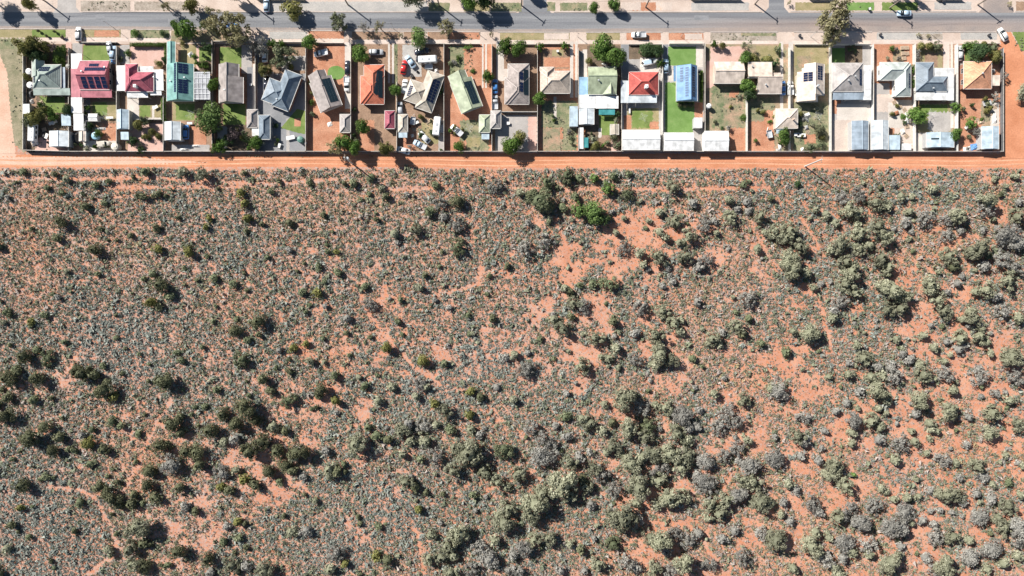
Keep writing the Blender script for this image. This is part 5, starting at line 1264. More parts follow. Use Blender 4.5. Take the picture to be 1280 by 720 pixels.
def table(px, py, rz, col, w=1.6, d=.9):
    x, y = G(px, py, .7); root = empty('garden_table', (x, y, 0))
    me = MB().box(-w / 2, -d / 2, .68, w / 2, d / 2, .73).mesh('table_top', M_JUNK[col]); add('table_top', me, root, (x, y, 0), rz)
    lg = MB().box(-.03, -.03, 0, .03, .03, .68).mesh('leg', M_JUNK[col])
    for sx in (-1, 1):
        for sy in (-1, 1):
            a, b = sx * (w / 2 - .08), sy * (d / 2 - .08); add('leg', lg, root, (x + a * cos(rz) - b * sin(rz), y + a * sin(rz) + b * cos(rz), 0), rz)
    want(root, f'{col} garden table', px, py, 'table', 'garden tables')
def bin_(px, py, rz, col):
    x, y = G(px, py, .8); root = empty('wheelie_bin', (x, y, 0))
    def fr(w0, w1, z0, z1): return [(-w0, -w0, z0), (w0, -w0, z0), (w0, w0, z0), (-w0, w0, z0), (-w1, -w1, z1), (w1, -w1, z1), (w1, w1, z1), (-w1, w1, z1)]
    F = [(0, 3, 2, 1), (4, 5, 6, 7), (0, 1, 5, 4), (1, 2, 6, 5), (2, 3, 7, 6), (3, 0, 4, 7)]
    add('bin_body', MB().poly(fr(.24, .31, .05, .98), F).mesh('bin_body', M_JUNK['dark']), root, (x, y, 0), rz)
    add('lid', MB().box(-.34, -.36, .985, .34, .34, 1.06).mesh('lid', M_JUNK[col]), root, (x, y, 0), rz)
    want(root, f'wheelie bin with {col} lid', px, py, 'bin', 'wheelie bins')
def tyre(px, py, n=1):
    x, y = G(px, py, .2); root = empty('old_tyre_stack', (x, y, 0))
    v = []; f = []; N_, K = 14, 6
    for i in range(N_):
        a = 2 * pi * i / N_
        for k in range(K):
            b = 2 * pi * k / K; q = .3 + .11 * cos(b); v.append((q * cos(a), q * sin(a), .11 + .11 * sin(b)))
    for i in range(N_):
        for k in range(K): f.append((i * K + k, ((i + 1) % N_) * K + k, ((i + 1) % N_) * K + (k + 1) % K, i * K + (k + 1) % K))
    me = mk_mesh('tyre', v, f, M_TYRE, smooth=True)
    for k in range(n): add('tyre', me, root, (x, y, .02 + .21 * k))
    want(root, 'stack of old black tyres', px, py, 'tyres', 'tyres in the yards')
def junk(px, py, w, d, h, rz, col, desc):
    """sheeted heap of household goods: tarp-like lumpy cover over stacked boxes"""
    x, y = G(px, py, h); root = empty('covered_heap', (x, y, 0)); g = random.Random(int(px * 7 + py))
    v = []; f = []; n = 6
    for i in range(n + 1):
        for j in range(n + 1):
            u, t = i / n - .5, j / n - .5
            e = min(1, 3.2 * (0.5 - max(abs(u), abs(t))))
            v.append((u * w, t * d, max(0.02, h * e * g.uniform(.72, 1.05))))
    for i in range(n):
        for j in range(n): f.append((i * (n + 1) + j, (i + 1) * (n + 1) + j, (i + 1) * (n + 1) + j + 1, i * (n + 1) + j + 1))
    add('cover', mk_mesh('cover', v, f, M_JUNK[col]), root, (x, y, 0), rz)
    m = MB()
    for k in range(3):
        q = g.uniform(-.3, .3) * w; m.box(q - .15 * w, -.3 * d, 0, q + .12 * w, .3 * d, h * .5)
    add('boxes', m.mesh('boxes', M_JUNK['tan']), root, (x, y, 0), rz)
    want(root, desc, px, py, 'heap', 'covered heaps')
for a in [(55, 162, .3, 'tan', 2), (61, 152, .9, 'tan', 1), (82, 160, .1, 'tan', 1), (115, 161, .2, 'tan', 1), (1128, 60, .1, 'tan', 4), (1133, 60, .05, 'tan', 4), (1129, 67, .1, 'tan', 4), (1133.5, 67, .2, 'tan', 3), (1130, 73, .1, 'tan', 3), (1118, 128, .4, 'tan', 2), (1125, 133, .2, 'tan', 2), (1131, 137, .6, 'tan', 1), (1134, 158, .2, 'tan', 2), (1133, 170, .7, 'tan', 2), (1211, 163, .3, 'tan', 1), (1222, 150, .3, 'tan', 1), (1240, 142, .1, 'tan', 1), (1244, 134, .1, 'tan', 1), (534, 152, .7, 'tan', 2), (518, 162, .3, 'tan', 1), (345, 178, .5, 'tan', 1), (1002, 170, .2, 'tan', 1), (1010, 165, .8, 'tan', 1)]: pallet(*a)
for a in [(58, 170, 1.2, 'white'), (64, 154, .3, 'white'), (137, 147, 0, 'white', 2.2, .7), (1002, 169, 0, 'white', 2.6, 1.1), (996, 168, .1, 'white'), (349, 182, 1.3, 'white', 1.4, .8), (363, 172, .2, 'white', 2.6, 1.2), (1009, 143, .4, 'white'), (237, 154, 0, 'white', 1.6, .7), (635, 154, 0, 'white', 1.1, .9), (194, 134, .5, 'white'), (1205, 101, 0, 'white', .9, 1.4), (1208, 159, .8, 'white', 1.2, .9), (521, 153, .4, 'white', 1.2, .8), (787, 138, 1.55, 'white', 1.8, .5), (1004, 88, .1, 'white', .8, 1.2)]: table(*a)
for a in [(1000, 44, .3, 'dark'), (1101, 43, .3, 'dark'), (1237, 43.5, .3, 'dark'), (1087, 11, .2, 'white'), (313.5, 106, .1, 'white'), (995, 118.6, 0, 'white'), (382.5, 179, 0, 'white'), (697, 64, .2, 'white'), (1179, 0.8, .2, 'dark')]: bin_(*a)
for a in [(522, 90, 2), (514, 93, 1), (537, 63, 1), (512, 158, 2), (523, 175, 1), (1008, 118, 1), (60, 178, 2)]: tyre(*a)
for a in [(41, 178, 2.2, 1.6, 1.0, .4, 'white', 'pale covered heap'), (54, 169, 1.4, 2.4, .9, .2, 'dark', 'dark covered heap'), (66, 152, 1.8, 1.2, .7, .6, 'white', 'pale covered heap'), (92, 172, 1.8, 4.0, 1.3, .05, 'dark', 'dark covered heap'), (124, 160.5, 3.4, .9, .7, .05, 'white', 'pale covered heap'), (106, 181, 1.4, 1.2, .9, 0, 'white', 'pale covered heap'), (37, 117, 1.4, 2.6, 1.0, 0, 'dark', 'dark covered heap'), (38, 126, 1.2, 1.4, .8, .3, 'white', 'pale covered heap'),
          (50, 128, 1.4, 1.6, .8, .5, 'tan', 'tan covered heap'), (137, 84, 1.6, 4.4, 1.3, 0, 'dark', 'dark covered heap'), (139, 76, 1.4, 1.6, 1.1, .2, 'blue', 'blue covered heap'), (237, 67, 1.6, 1.4, .8, .6, 'white', 'pale covered heap'), (244, 182, 3, .8, .6, 0, 'white', 'pale covered heap'), (230, 186, 3.2, .9, .6, 0, 'white', 'pale covered heap'), (412, 155, 1.6, 1.4, .4, .3, 'white', 'pale covered heap'), (515, 95, 1.2, 1.6, .9, .5, 'dark', 'dark covered heap'), (545, 88, 1.4, 1.6, .7, .3, 'white', 'pale covered heap'), (515, 169, 1, 1, .7, .3, 'white', 'white covered heap'), (540, 151, 1.2, 2.2, .7, .9, 'tan', 'tan covered heap'), (1016, 186, 2.6, 1.0, .6, .1, 'tan', 'tan covered heap'), (1004, 186, 1.2, 1.0, .6, .4, 'white', 'pale covered heap'), (974, 187, 1.6, .9, .6, .1, 'grey', 'grey covered heap'), (1122, 141, 1.8, 1.4, .8, .4, 'rust', 'rusty covered heap'), (1135, 146, 1.0, 3.0, .9, 0, 'white', 'pale covered heap'), (1130, 164, 1.2, 1.6, .8, .4, 'white', 'pale covered heap'), (1136, 152, 1.0, 1.6, .8, .1, 'grey', 'grey covered heap'), (1211, 186, 2.4, 1.6, .9, .2, 'white', 'pale covered heap'), (1220, 183, 2.2, 2.0, .9, .2, 'blue', 'blue covered heap'), (1228, 152, 2.2, 1.2, .6, .2, 'tan', 'tan covered heap'), (1245, 147, 1.0, 3.4, .9, 0, 'white', 'pale covered heap'), (1225, 178, 1.4, 1.2, .8, .4, 'grey', 'grey covered heap'), (731, 164, .8, 2.0, .8, 0, 'rust', 'rusty covered heap'), (733, 188, 1.4, 1.0, .7, 0, 'dark', 'dark covered heap'), (756, 80, 1.8, .7, .5, -.5, 'white', 'pale covered heap'), (761, 84, 1.6, .7, .5, -.5, 'grey', 'grey covered heap'), (805, 83, 2.0, 1.0, .7, -.7, 'white', 'pale covered heap'), (1243, 88, 1.6, 1.2, .8, .2, 'grey', 'grey covered heap'), (976, 183, 1.0, 1.8, .7, .2, 'white', 'pale covered heap'), (1009, 159, 1.4, 1.4, .8, .3, 'grey', 'grey covered heap'), (874.5, 88, 1.6, 1.2, .9, 0, 'dark', 'dark covered heap'), (600.5, 158, 1.0, 1.2, .5, .3, 'grey', 'grey covered heap')]: junk(*a)

# ================================================================== SCRUB
# field survey of bushes: tile origin, then (x, y, radius, kind) in fine survey units (5.333 to one unit)
SV = {
 (0, 200): '440,130,38,o 565,310,45,d 205,455,24,d 395,410,50,d 375,525,40,d 625,600,50,d 950,240,38,d 1055,590,42,y 1250,615,45,y 635,165,38,g 960,75,42,g 1210,80,45,o 45,245,28,s 405,215,30,g 1055,225,35,d 1040,455,40,d 150,75,35,g 720,140,30,g 700,290,28,g 870,500,26,d',
 (240, 200): '320,215,42,y 345,290,38,y 365,390,45,y 60,85,50,o 1195,115,40,g 1075,160,40,g 650,420,40,d 465,425,28,d 650,600,32,s 780,155,30,g 1260,190,30,o 115,390,30,y 500,650,30,g 90,450,30,y 900,610,30,g 960,610,25,y 520,210,30,g',
 (480, 200): '300,345,48,g 370,300,50,s 490,270,60,d 195,465,50,o 70,490,45,o 90,550,30,s 480,430,55,s 495,580,58,g 1030,270,95,g 1100,300,50,d 905,215,45,o 1080,145,50,g 1220,100,60,g 945,590,58,s 1060,545,55,s 390,610,20,d 960,415,35,s 1100,410,30,g 820,700,30,d 340,165,40,g 640,125,25,g 730,180,50,s 400,380,45,s 1000,210,40,o 1190,310,45,g 10,240,40,d',
 (720, 200): '20,330,62,b 120,350,80,b 175,385,55,D 215,190,50,b 345,225,50,g 20,120,40,g 130,120,40,b 250,110,40,g 560,350,45,o 660,400,50,o 480,405,28,o 560,480,45,o 270,485,35,o 750,500,55,o 690,550,40,o 430,620,45,o 530,640,55,o 740,640,60,o 870,665,55,s 450,700,40,o 600,695,35,o 850,420,55,s 920,405,35,s 1030,385,50,o 1020,265,45,o 1135,280,45,s 1080,325,35,s 1150,340,35,s 1235,370,50,o 1210,590,45,o 1265,485,35,o 780,285,45,s 650,185,50,o 320,585,50,s 940,485,30,o 1120,165,40,g 0,250,40,g 600,520,40,o 350,90,35,g',
 (960, 200): '200,155,28,D 490,240,50,s 600,230,50,s 720,280,60,o 800,310,45,o 540,320,60,o 600,365,45,o 320,330,35,o 390,360,45,o 450,415,40,o 50,470,55,o 150,470,60,o 120,520,55,o 20,510,40,o 210,580,60,o 130,660,80,o 620,480,65,o 740,440,60,o 780,510,60,o 480,560,70,o 610,590,50,o 430,600,45,o 530,680,60,o 760,650,60,o 890,240,40,o 960,250,30,o 1110,195,45,o 1055,395,60,s 920,420,45,s 840,460,30,s 960,480,25,s 950,525,25,o 1200,500,50,s 1190,390,55,s 1210,640,65,o 20,250,30,d 750,185,25,d 840,155,28,s 950,340,40,o 680,570,45,o',
 (1160, 200): '445,120,30,o 590,110,35,o 60,190,40,o 390,270,70,o 400,320,60,s 200,370,70,o 120,410,60,s 20,400,35,s 140,500,45,s 220,470,40,s 370,465,35,s 520,490,90,s 600,540,70,s 350,590,80,o 290,600,55,o 140,640,60,o 500,650,60,s 610,280,40,s 490,230,25,d 370,690,40,s 600,380,60,o',
 (0, 330): '440,50,25,o 1015,70,38,g 1060,140,62,d 1130,215,45,g 1000,250,50,y 1050,280,40,d 35,325,35,g 295,345,35,g 200,380,35,y 150,615,55,d 240,575,40,g 310,630,50,g 100,700,40,g 500,690,35,d 680,680,35,g 1170,590,30,g 1210,645,35,g 590,700,30,d 650,65,28,g 20,390,25,o 385,225,28,s',
 (240, 330): '150,90,40,g 730,190,40,g 830,185,45,y 440,380,60,d 280,450,55,d 370,510,40,g 440,470,30,d 670,560,40,y 760,530,35,y 330,640,55,g 790,650,40,o 970,55,40,g 1180,280,50,s 1035,360,45,s 1190,490,25,d 885,280,30,s 580,580,30,s 840,15,35,g 880,655,25,o 1150,150,40,g 270,130,40,g',
 (480, 330): '270,75,30,d 240,155,35,o 110,240,30,g 90,385,35,g 120,470,25,g 10,560,50,y 250,650,55,y 400,660,40,g 720,370,40,d 820,20,30,d 1240,180,40,d 1210,160,40,o 1260,260,50,o 1130,370,45,o 1200,440,65,o 1250,350,35,d 870,600,45,o 810,620,45,s 960,700,60,s 1040,500,30,g 560,340,30,g 960,590,30,s 570,470,25,g 340,240,30,s 440,290,28,s 700,80,30,g',
 (720, 330): '60,290,50,s 20,270,40,o 250,385,45,d 430,300,60,s 580,310,55,o 660,400,60,o 690,450,45,o 700,370,35,o 530,470,65,o 400,460,45,s 130,490,60,o 180,500,40,o 260,480,25,s 220,630,45,o 170,620,35,o 285,685,30,o 400,630,50,s 560,600,80,o 630,650,55,o 540,680,45,o 1150,230,60,s 1080,420,55,o 1120,470,40,d 980,450,35,s 910,500,55,o 960,530,35,o 890,530,30,o 650,120,35,s 580,150,30,s 270,560,50,o 40,680,60,o 20,140,30,g 480,35,30,s 610,20,30,s 820,25,45,s 780,630,40,g 110,130,40,g 220,130,60,g 810,250,40,s 1240,530,40,g 1150,360,40,g',
 (960, 330): '170,30,75,o 260,60,50,o 310,160,35,o 360,130,30,s 560,50,65,o 520,130,60,o 590,190,50,o 480,240,55,s 440,310,50,s 440,360,50,o 830,170,90,o 760,150,50,o 900,200,60,o 800,300,60,o 890,300,60,o 1080,140,75,o 1130,240,60,o 1170,320,60,o 1200,190,35,s 280,450,75,o 270,500,50,o 170,450,35,o 600,540,45,o 640,630,60,o 860,500,40,o 880,560,20,g 1040,475,40,o 1110,560,45,o 1190,520,35,s 950,640,50,s 1020,670,40,o 1090,410,30,s 580,395,20,s 810,20,60,o 1180,650,35,o 1220,610,25,o 120,590,50,g 900,600,40,s 740,690,50,s 820,690,50,s 540,660,35,s 340,580,20,g 1240,20,50,d',
 (1160, 330): '170,20,45,o 230,85,30,s 200,130,40,s 320,185,45,o 390,170,60,o 460,220,50,s 540,110,65,o 500,320,55,s 310,360,60,o 230,370,35,o 280,320,40,o 350,480,60,o 400,520,40,o 220,500,60,o 250,540,40,s 130,510,35,s 420,590,35,o 550,620,75,o 610,620,40,o 380,20,50,s 590,10,60,s 610,360,50,o 350,410,25,s 50,580,40,o 100,650,35,o 210,570,50,s 340,700,40,s',
 (0, 460): '540,40,70,d 630,50,50,d 690,145,75,d 760,195,45,y 1080,90,80,d 40,70,65,d 110,30,45,d 230,75,60,d 215,215,45,g 40,200,50,d 30,320,70,d 290,390,60,d 190,465,75,d 390,470,50,d 350,555,55,d 590,510,55,y 680,550,50,d 740,360,40,g 800,390,35,g 920,440,35,g 1140,370,70,d 1200,325,45,d 1060,520,60,d 1240,560,60,d 1140,640,75,s 990,690,60,d 600,640,40,g 540,450,40,s 490,550,30,g 610,415,30,g 1200,430,50,d',
 (240, 460): '350,265,80,d 200,310,55,d 420,350,55,d 280,380,60,d 110,420,65,d 25,560,60,d 40,650,50,d 540,390,50,o 620,430,40,d 290,470,50,s 210,490,45,o 460,490,70,d 380,560,70,d 560,560,60,d 700,560,70,d 680,600,50,o 620,650,60,d 200,690,55,s 290,680,40,o 510,690,45,d 860,150,60,d 840,190,40,d 950,50,45,g 470,80,50,d 510,150,40,d 950,220,45,y 640,220,55,g 1090,510,80,o 1230,450,50,g 1170,400,40,g 890,550,50,s 910,680,60,o 1240,220,45,o 160,150,35,g 80,260,30,g 1150,120,40,g 960,300,30,s 1110,60,30,o 650,30,35,d 1010,640,30,g',
 (480, 460): '50,130,45,o 220,110,60,s 210,190,40,o 280,130,35,o 340,240,50,y 410,280,55,o 580,160,45,y 640,190,40,d 570,320,45,y 580,410,50,o 630,450,45,s 160,380,50,s 260,380,55,s 280,490,50,o 110,430,60,o 20,480,50,d 170,490,50,o 560,570,105,o 590,570,60,g 470,530,60,o 800,540,75,g 460,690,60,o 240,610,40,g 120,580,40,o 350,380,35,o 750,130,40,s 860,210,40,o 940,20,60,s 970,400,55,s 1060,470,60,s 1140,380,35,s 1220,170,35,s 1040,590,80,s 1120,560,60,s 1210,330,50,g 1220,460,45,s 1240,620,60,o 660,680,55,o 440,410,50,g 900,700,50,o 340,590,60,s',
 (720, 460): '310,200,95,o 380,180,45,o 420,260,60,s 100,370,60,o 40,340,50,o 180,420,45,o 240,360,40,d 190,240,35,o 350,400,70,o 480,390,55,g 460,460,60,o 240,530,60,o 210,560,40,o 590,270,55,o 530,240,40,o 710,320,75,s 760,400,50,s 680,440,60,o 750,490,50,o 820,280,40,s 810,395,45,s 1000,290,60,s 1060,350,60,s 1120,210,55,o 920,170,45,o 1140,480,40,o 560,410,30,s 90,560,35,s 370,640,75,o 120,660,65,o 520,570,70,o 630,570,80,o 740,590,70,o 860,620,70,s 1000,580,60,s 1080,620,40,s 1160,650,70,s 1080,530,60,s 560,680,60,s 440,600,50,o 300,580,40,o 20,600,50,s 480,150,25,g 780,150,20,g 700,670,60,o 960,390,60,s',
 (960, 460): '70,160,75,s 20,140,50,o 230,330,55,s 540,40,45,o 410,60,30,o 690,60,50,o 770,50,45,o 830,60,60,s 620,150,45,s 720,150,70,o 800,220,50,o 740,270,40,o 790,300,30,o 530,230,40,s 600,270,30,o 450,290,40,s 570,350,70,s 690,360,60,o 750,400,50,o 560,430,45,o 560,510,40,o 200,450,55,o 240,500,50,s 380,420,35,s 40,600,70,s 220,590,45,s 340,620,50,s 440,650,70,o 850,620,50,o 1040,50,60,o 1060,80,40,o 1000,210,70,o 990,310,50,s 1080,370,45,o 1130,420,35,o 960,420,35,o 860,375,25,s 980,490,45,o 890,500,60,s 1080,470,30,o 1180,30,60,s 1240,150,50,o 1210,290,70,o 1250,270,40,o 1060,570,35,o 1160,610,60,s 740,480,50,s 360,530,30,s 50,460,30,s',
 (1160, 460): '190,160,60,o 140,290,65,o 190,300,45,o 340,60,60,s 120,40,60,s 430,300,65,o 410,440,60,o 550,220,50,o 590,370,55,o 580,50,60,s 260,510,40,s 190,630,35,o 520,580,30,o 340,660,60,o 90,650,60,s 360,190,30,s 30,410,40,o 280,330,40,s 460,170,40,s',
 (0, 585): '140,120,60,d 650,130,50,d 740,200,70,d 790,250,45,d 870,240,50,d 890,185,40,d 1010,30,50,d 980,120,55,d 1190,130,45,d 1030,200,50,d 950,240,25,g 920,390,80,o 940,430,50,o 860,550,65,o 950,510,50,d 720,550,45,o 1180,560,65,d 880,640,60,o 960,660,55,d 1230,260,50,s 40,540,45,o 130,270,35,y 190,460,30,g 530,230,40,g 70,380,40,d 1120,650,30,g 300,60,40,g',
 (240, 585): '200,40,50,s 190,130,45,y 240,150,50,d 340,85,50,y 420,120,50,d 20,290,40,d 300,360,45,y 230,390,40,s 660,430,50,o 760,420,50,s 960,570,65,s 1020,640,40,y 920,680,50,o 1220,590,45,y 100,610,55,d 260,650,60,o 350,660,50,s 480,690,70,o 510,20,55,d 660,20,50,d 730,60,40,s 960,30,50,d 210,490,40,g 310,470,40,g 120,700,45,s 210,575,22,s 580,90,40,g 820,220,30,o 1240,390,35,g',
 (480, 585): '140,100,55,o 210,130,50,d 280,165,30,d 390,175,28,d 230,275,45,y 310,450,45,o 500,440,80,o 420,520,60,o 680,40,55,o 760,100,55,o 880,50,60,o 820,130,45,o 830,270,60,o 800,370,80,o 760,320,50,o 1010,240,100,o 980,320,70,o 1050,170,70,o 1190,110,105,o 1240,180,60,o 300,600,55,o 380,600,60,o 460,590,50,o 640,550,60,s 1000,480,55,o 1090,470,60,o 930,540,70,s 860,580,50,s 700,610,70,s 580,690,60,s 1240,510,40,o 590,180,40,g 740,490,50,o 20,620,50,d 870,690,60,s 1180,690,45,s 440,700,60,o',
 (720, 585): '60,130,55,o 40,80,50,d 170,50,60,s 420,130,90,o 260,140,60,s 560,90,60,o 620,200,80,o 700,190,60,o 540,250,50,o 320,330,105,o 230,310,60,o 400,240,50,o 380,350,60,s 100,245,45,s 560,480,90,o 500,460,60,o 660,450,55,s 740,480,60,s 820,440,50,s 600,560,50,s 520,680,60,o 720,640,80,o 640,680,60,s 880,650,60,s 840,100,70,s 900,120,60,s 800,60,50,s 1010,210,60,o 1090,180,70,s 900,240,60,o 960,310,60,o 1230,230,80,o 1180,90,60,o 1100,80,60,o 880,340,40,o 1060,420,50,s 30,550,45,d 150,640,55,o 60,690,40,s 330,620,60,s 400,660,50,s 250,510,55,g 1250,440,60,s 1120,600,60,s 980,470,50,s 120,470,30,s',
 (960, 585): '140,110,50,o 190,150,45,s 20,240,50,o 110,230,45,s 90,310,40,o 150,360,45,s 50,480,85,o 300,240,60,s 340,290,50,s 520,120,60,o 430,40,70,o 570,45,25,b 540,290,60,s 620,370,75,s 470,340,55,o 710,260,60,s 790,160,30,o 760,140,40,o 840,210,40,o 930,200,50,o 1010,190,35,o 910,290,70,s 820,390,80,s 890,400,70,s 1030,350,45,s 1110,370,40,s 960,370,35,o 1120,460,60,s 890,525,45,s 820,620,85,o 290,520,80,o 320,430,50,o 340,580,50,o 410,470,40,o 510,500,75,s 560,560,50,o 660,510,65,s 680,580,45,o 500,600,50,s 390,600,60,s 440,660,45,o 1190,180,70,o 1240,460,60,o 1180,660,80,o 170,670,50,o 1090,150,35,s 1150,280,35,s 1080,285,30,s 1050,600,50,s 990,80,30,o',
 (1160, 585): '190,190,60,o 230,230,45,s 330,175,45,s 430,210,50,s 340,320,70,s 370,60,50,s 430,105,35,o 540,100,40,g 540,250,55,o 470,330,55,o 510,400,55,o 600,400,80,s 60,465,60,s 230,460,75,o 280,480,45,o 420,540,75,s 290,590,75,s 510,640,50,o 400,680,45,o 20,370,40,s 80,285,30,s 600,590,50,o 130,660,70,o 60,700,60,s 600,480,60,s 420,440,25,d 620,180,40,o 210,60,35,s',
}
BUSH = []
for (tx, ty), s in SV.items():
    for it in s.split():
        a = it.split(',')
        px, py, r, k = tx + float(a[0]) / 5.333, ty + float(a[1]) / 5.333, float(a[2]) / 5.333, a[3]
        if any((px - q[0]) ** 2 + (py - q[1]) ** 2 < (.42 * (r + q[2])) ** 2 and tx != q[4] for q in BUSH): continue   # overlap of two tiles
        BUSH.append((px, py, r, k, tx))
BUSH.sort(key=lambda b: -b[2])
NIND = 300
HK = {'d': 1.5, 'o': 1.5, 's': 1.2, 'g': 1.25, 'b': 1.5, 'y': 1.5, 'D': 1.4}
BN = {'d': 'dark olive', 'o': 'pale olive', 's': 'silvery', 'g': 'grey-green', 'b': 'bright green', 'y': 'yellow-olive', 'D': 'deep green'}
def band(py):
    if py < 262: return 'just below the track'
    if py < 350: return 'in the upper scrub'
    if py < 450: return 'in the middle scrub'
    if py < 560: return 'in the lower scrub'
    if py < 650: return 'low in the scrub'
    return 'near the bottom edge'
cells = {}
for i, (px, py, r, k, _) in enumerate(BUSH[:NIND]):
    R = r * U * 1.06; H = max(.9, R * HK[k] * random.uniform(.9, 1.15))
    x, y = G(px, py, H * .6)
    cls = 'S' if R < 1.1 else ('M' if R < 2.0 else 'L')
    if R > 3.3: cls = 'XL'
    o = plant('scrub_bush', k, cls, i % 4, x, y, R, H, random.uniform(0, 6.28))
    cells.setdefault((k, band(py), lot_of(px)), []).append((r, o))
RK = ['largest', 'second-largest', 'third-largest', 'fourth-largest', 'fifth-largest', 'sixth-largest', 'seventh-largest', 'eighth-largest', 'ninth-largest']
for (k, bd, ln), os_ in cells.items():
    os_.sort(key=lambda t: -t[0])
    for j, (r, o) in enumerate(os_):
        pre = '' if len(os_) == 1 else RK[min(j, 8)] + ' '
        tag(o, f'{pre}{BN[k]} bush {bd}, below the {ln}', 'bush', 'bushes standing in the scrub')

# ---- the smaller bushes (past the 300 largest) and the low shrub cover, uncountable: one object each
def rough_noise(n, seed):
    """tileable value noise on a grid, returns a sampler in metres"""
    g = np.random.default_rng(seed); T = g.uniform(0, 1, (64, 64))
    def f(x, y, s):
        u, v = x / s, y / s
        i, j = np.floor(u).astype(int), np.floor(v).astype(int); a, b = u - i, v - j
        a = a * a * (3 - 2 * a); b = b * b * (3 - 2 * b)
        q = lambda p, r: T[p % 64, r % 64]
        return (q(i, j) * (1 - a) + q(i + 1, j) * a) * (1 - b) + (q(i, j + 1) * (1 - a) + q(i + 1, j + 1) * a) * b
    return f
NZ = rough_noise(64, 3)
# shrub cover (tenths) surveyed on an 80 x 46.4 unit grid below the track
COV = ['9999998888788776', '8889988764577765', '7778777654566665', '8877776655566655', '8876665656566555', '6777665666665555', '7777667776655555', '8875677777655555', '9875577866555555', '9855778876555555', '9866778876565555']
COVA = np.array([[int(c) for c in row[:16]] for row in COV], float) / 10
PATHS = [[(0, 222.5), (120, 223.5), (190, 222), (250, 226), (330, 230), (420, 224)], [(125, 233), (200, 233.5), (300, 233)], [(640, 236), (740, 236), (860, 236), (960, 234)], [(480, 236), (560, 234)],
         [(690, 270), (705, 300), (715, 340), (700, 370), (660, 410), (640, 425)], [(545, 370), (575, 360), (600, 355)], [(60, 607), (100, 612), (118, 622), (140, 660), (148, 690), (110, 715)], [(110, 718), (150, 690), (190, 640), (230, 622)],
         [(150, 620), (172, 580), (200, 520), (215, 500)], [(610, 612), (665, 590), (700, 570)], [(880, 680), (890, 640), (905, 610), (925, 570)], [(1120, 460), (1180, 520), (1200, 560)], [(1010, 330), (1030, 400), (1040, 440)], [(1000, 270), (1030, 320)], [(1135, 440), (1120, 480), (1110, 520)], [(1240, 400), (1230, 460), (1160, 440)],
         [(960, 640), (1000, 660), (1010, 700)], [(450, 375), (480, 420), (520, 460), (550, 480)], [(520, 660), (530, 715)], [(860, 655), (895, 700), (905, 720)], [(800, 650), (840, 655), (870, 650)], [(1100, 700), (1080, 680), (1040, 700)]]
def path_dist(px, py):
    d = np.full(px.shape, 1e9)
    for P in PATHS:
        for (a, b) in zip(P[:-1], P[1:]):
            ax, ay, bx, by = *a, *b; L2 = (bx - ax) ** 2 + (by - ay) ** 2
            t = np.clip(((px - ax) * (bx - ax) + (py - ay) * (by - ay)) / L2, 0, 1)
            d = np.minimum(d, np.hypot(px - ax - t * (bx - ax), py - ay - t * (by - ay)))
    return d
def cover(px, py):
    gx = np.clip(px / 80 - .5, 0, 14.999); gy = np.clip((py - 210) / 46.4 - .5, 0, 9.999)
    i, j = gx.astype(int), gy.astype(int); a, b = gx - i, gy - j
    c = (COVA[j, i] * (1 - a) + COVA[j, i + 1] * a) * (1 - b) + (COVA[j + 1, i] * (1 - a) + COVA[j + 1, i + 1] * a) * b
    x, y = px * U, py * U
    n = .16 * NZ(x + 140, y + 61, 19.0) + .36 * NZ(x + 40 + y * .3, y + 11, 6.0) + .32 * NZ(x + 3 + y * .35, y * 1.1 + 70 - x * .2, 2.5) + .16 * NZ(x + 90, y + 30, 1.1)
    m = np.clip((n - (1 - c) * .88 + .07) / .17, 0.06, 1)
    pd = path_dist(px, py)
    m *= np.clip((pd - 1.25 + 1.2 * (NZ(x + 9, y + 5, 2.0) - .5)) / 2.4, .04, 1)
    m *= np.clip((py - 208.6 - 3.2 * NZ(x, y * .2, 5.0)) / 2.5, 0, 1)
    return m
g = np.random.default_rng(99)
N0 = 310000
cx = g.uniform(-70, 1350, N0); cy = g.uniform(209, 790, N0)
keep = g.uniform(0, 1, N0) < cover(cx, cy)
px, py = cx[keep], cy[keep]
n = len(px)
zone_n = NZ(px * U + 7, py * U + 50, 16.0)
left = np.clip(1 - px / 900, 0, 1)
# kinds of low shrub: bluish saltbush, green bluebush, dry grey twigs, straw tussock
u = g.uniform(0, 1, n) + (zone_n - .5) * .9
for (ex, ey, rx, ry) in ((50, 660, 90, 70), (430, 650, 110, 60), (620, 480, 120, 50), (180, 430, 90, 50)):      # greener stands
    u -= .45 * (((px - ex) / rx) ** 2 + ((py - ey) / ry) ** 2 < 1)
kind = np.where(u < .20 + .16 * left, 0, np.where(u < .62 + .14 * left, 1, np.where(u < .92, 2, 3)))
rad = np.exp(g.normal(np.log(.298), .50, n)); rad = np.clip(rad, .11, 1.3)
rad *= np.where(kind == 3, .75, 1.0)
hgt = rad * g.uniform(.8, 1.4, n)
wx = (px - 640) * U; wy = (360 - py) * U
M_SALT = leaf_mat('leaf_saltbush', (.165, .188, .165), (.385, .410, .360), .15, 0)
M_BLUEB = leaf_mat('leaf_scrub_green', (.112, .135, .086), (.300, .312, .212), .15, 0)
M_TWIG = leaf_mat('leaf_dry_twig', (.260, .220, .195), (.500, .435, .385), .1, 0)
M_STRAW = leaf_mat('leaf_straw', (.32, .25, .14), (.52, .42, .26), .15, 0)
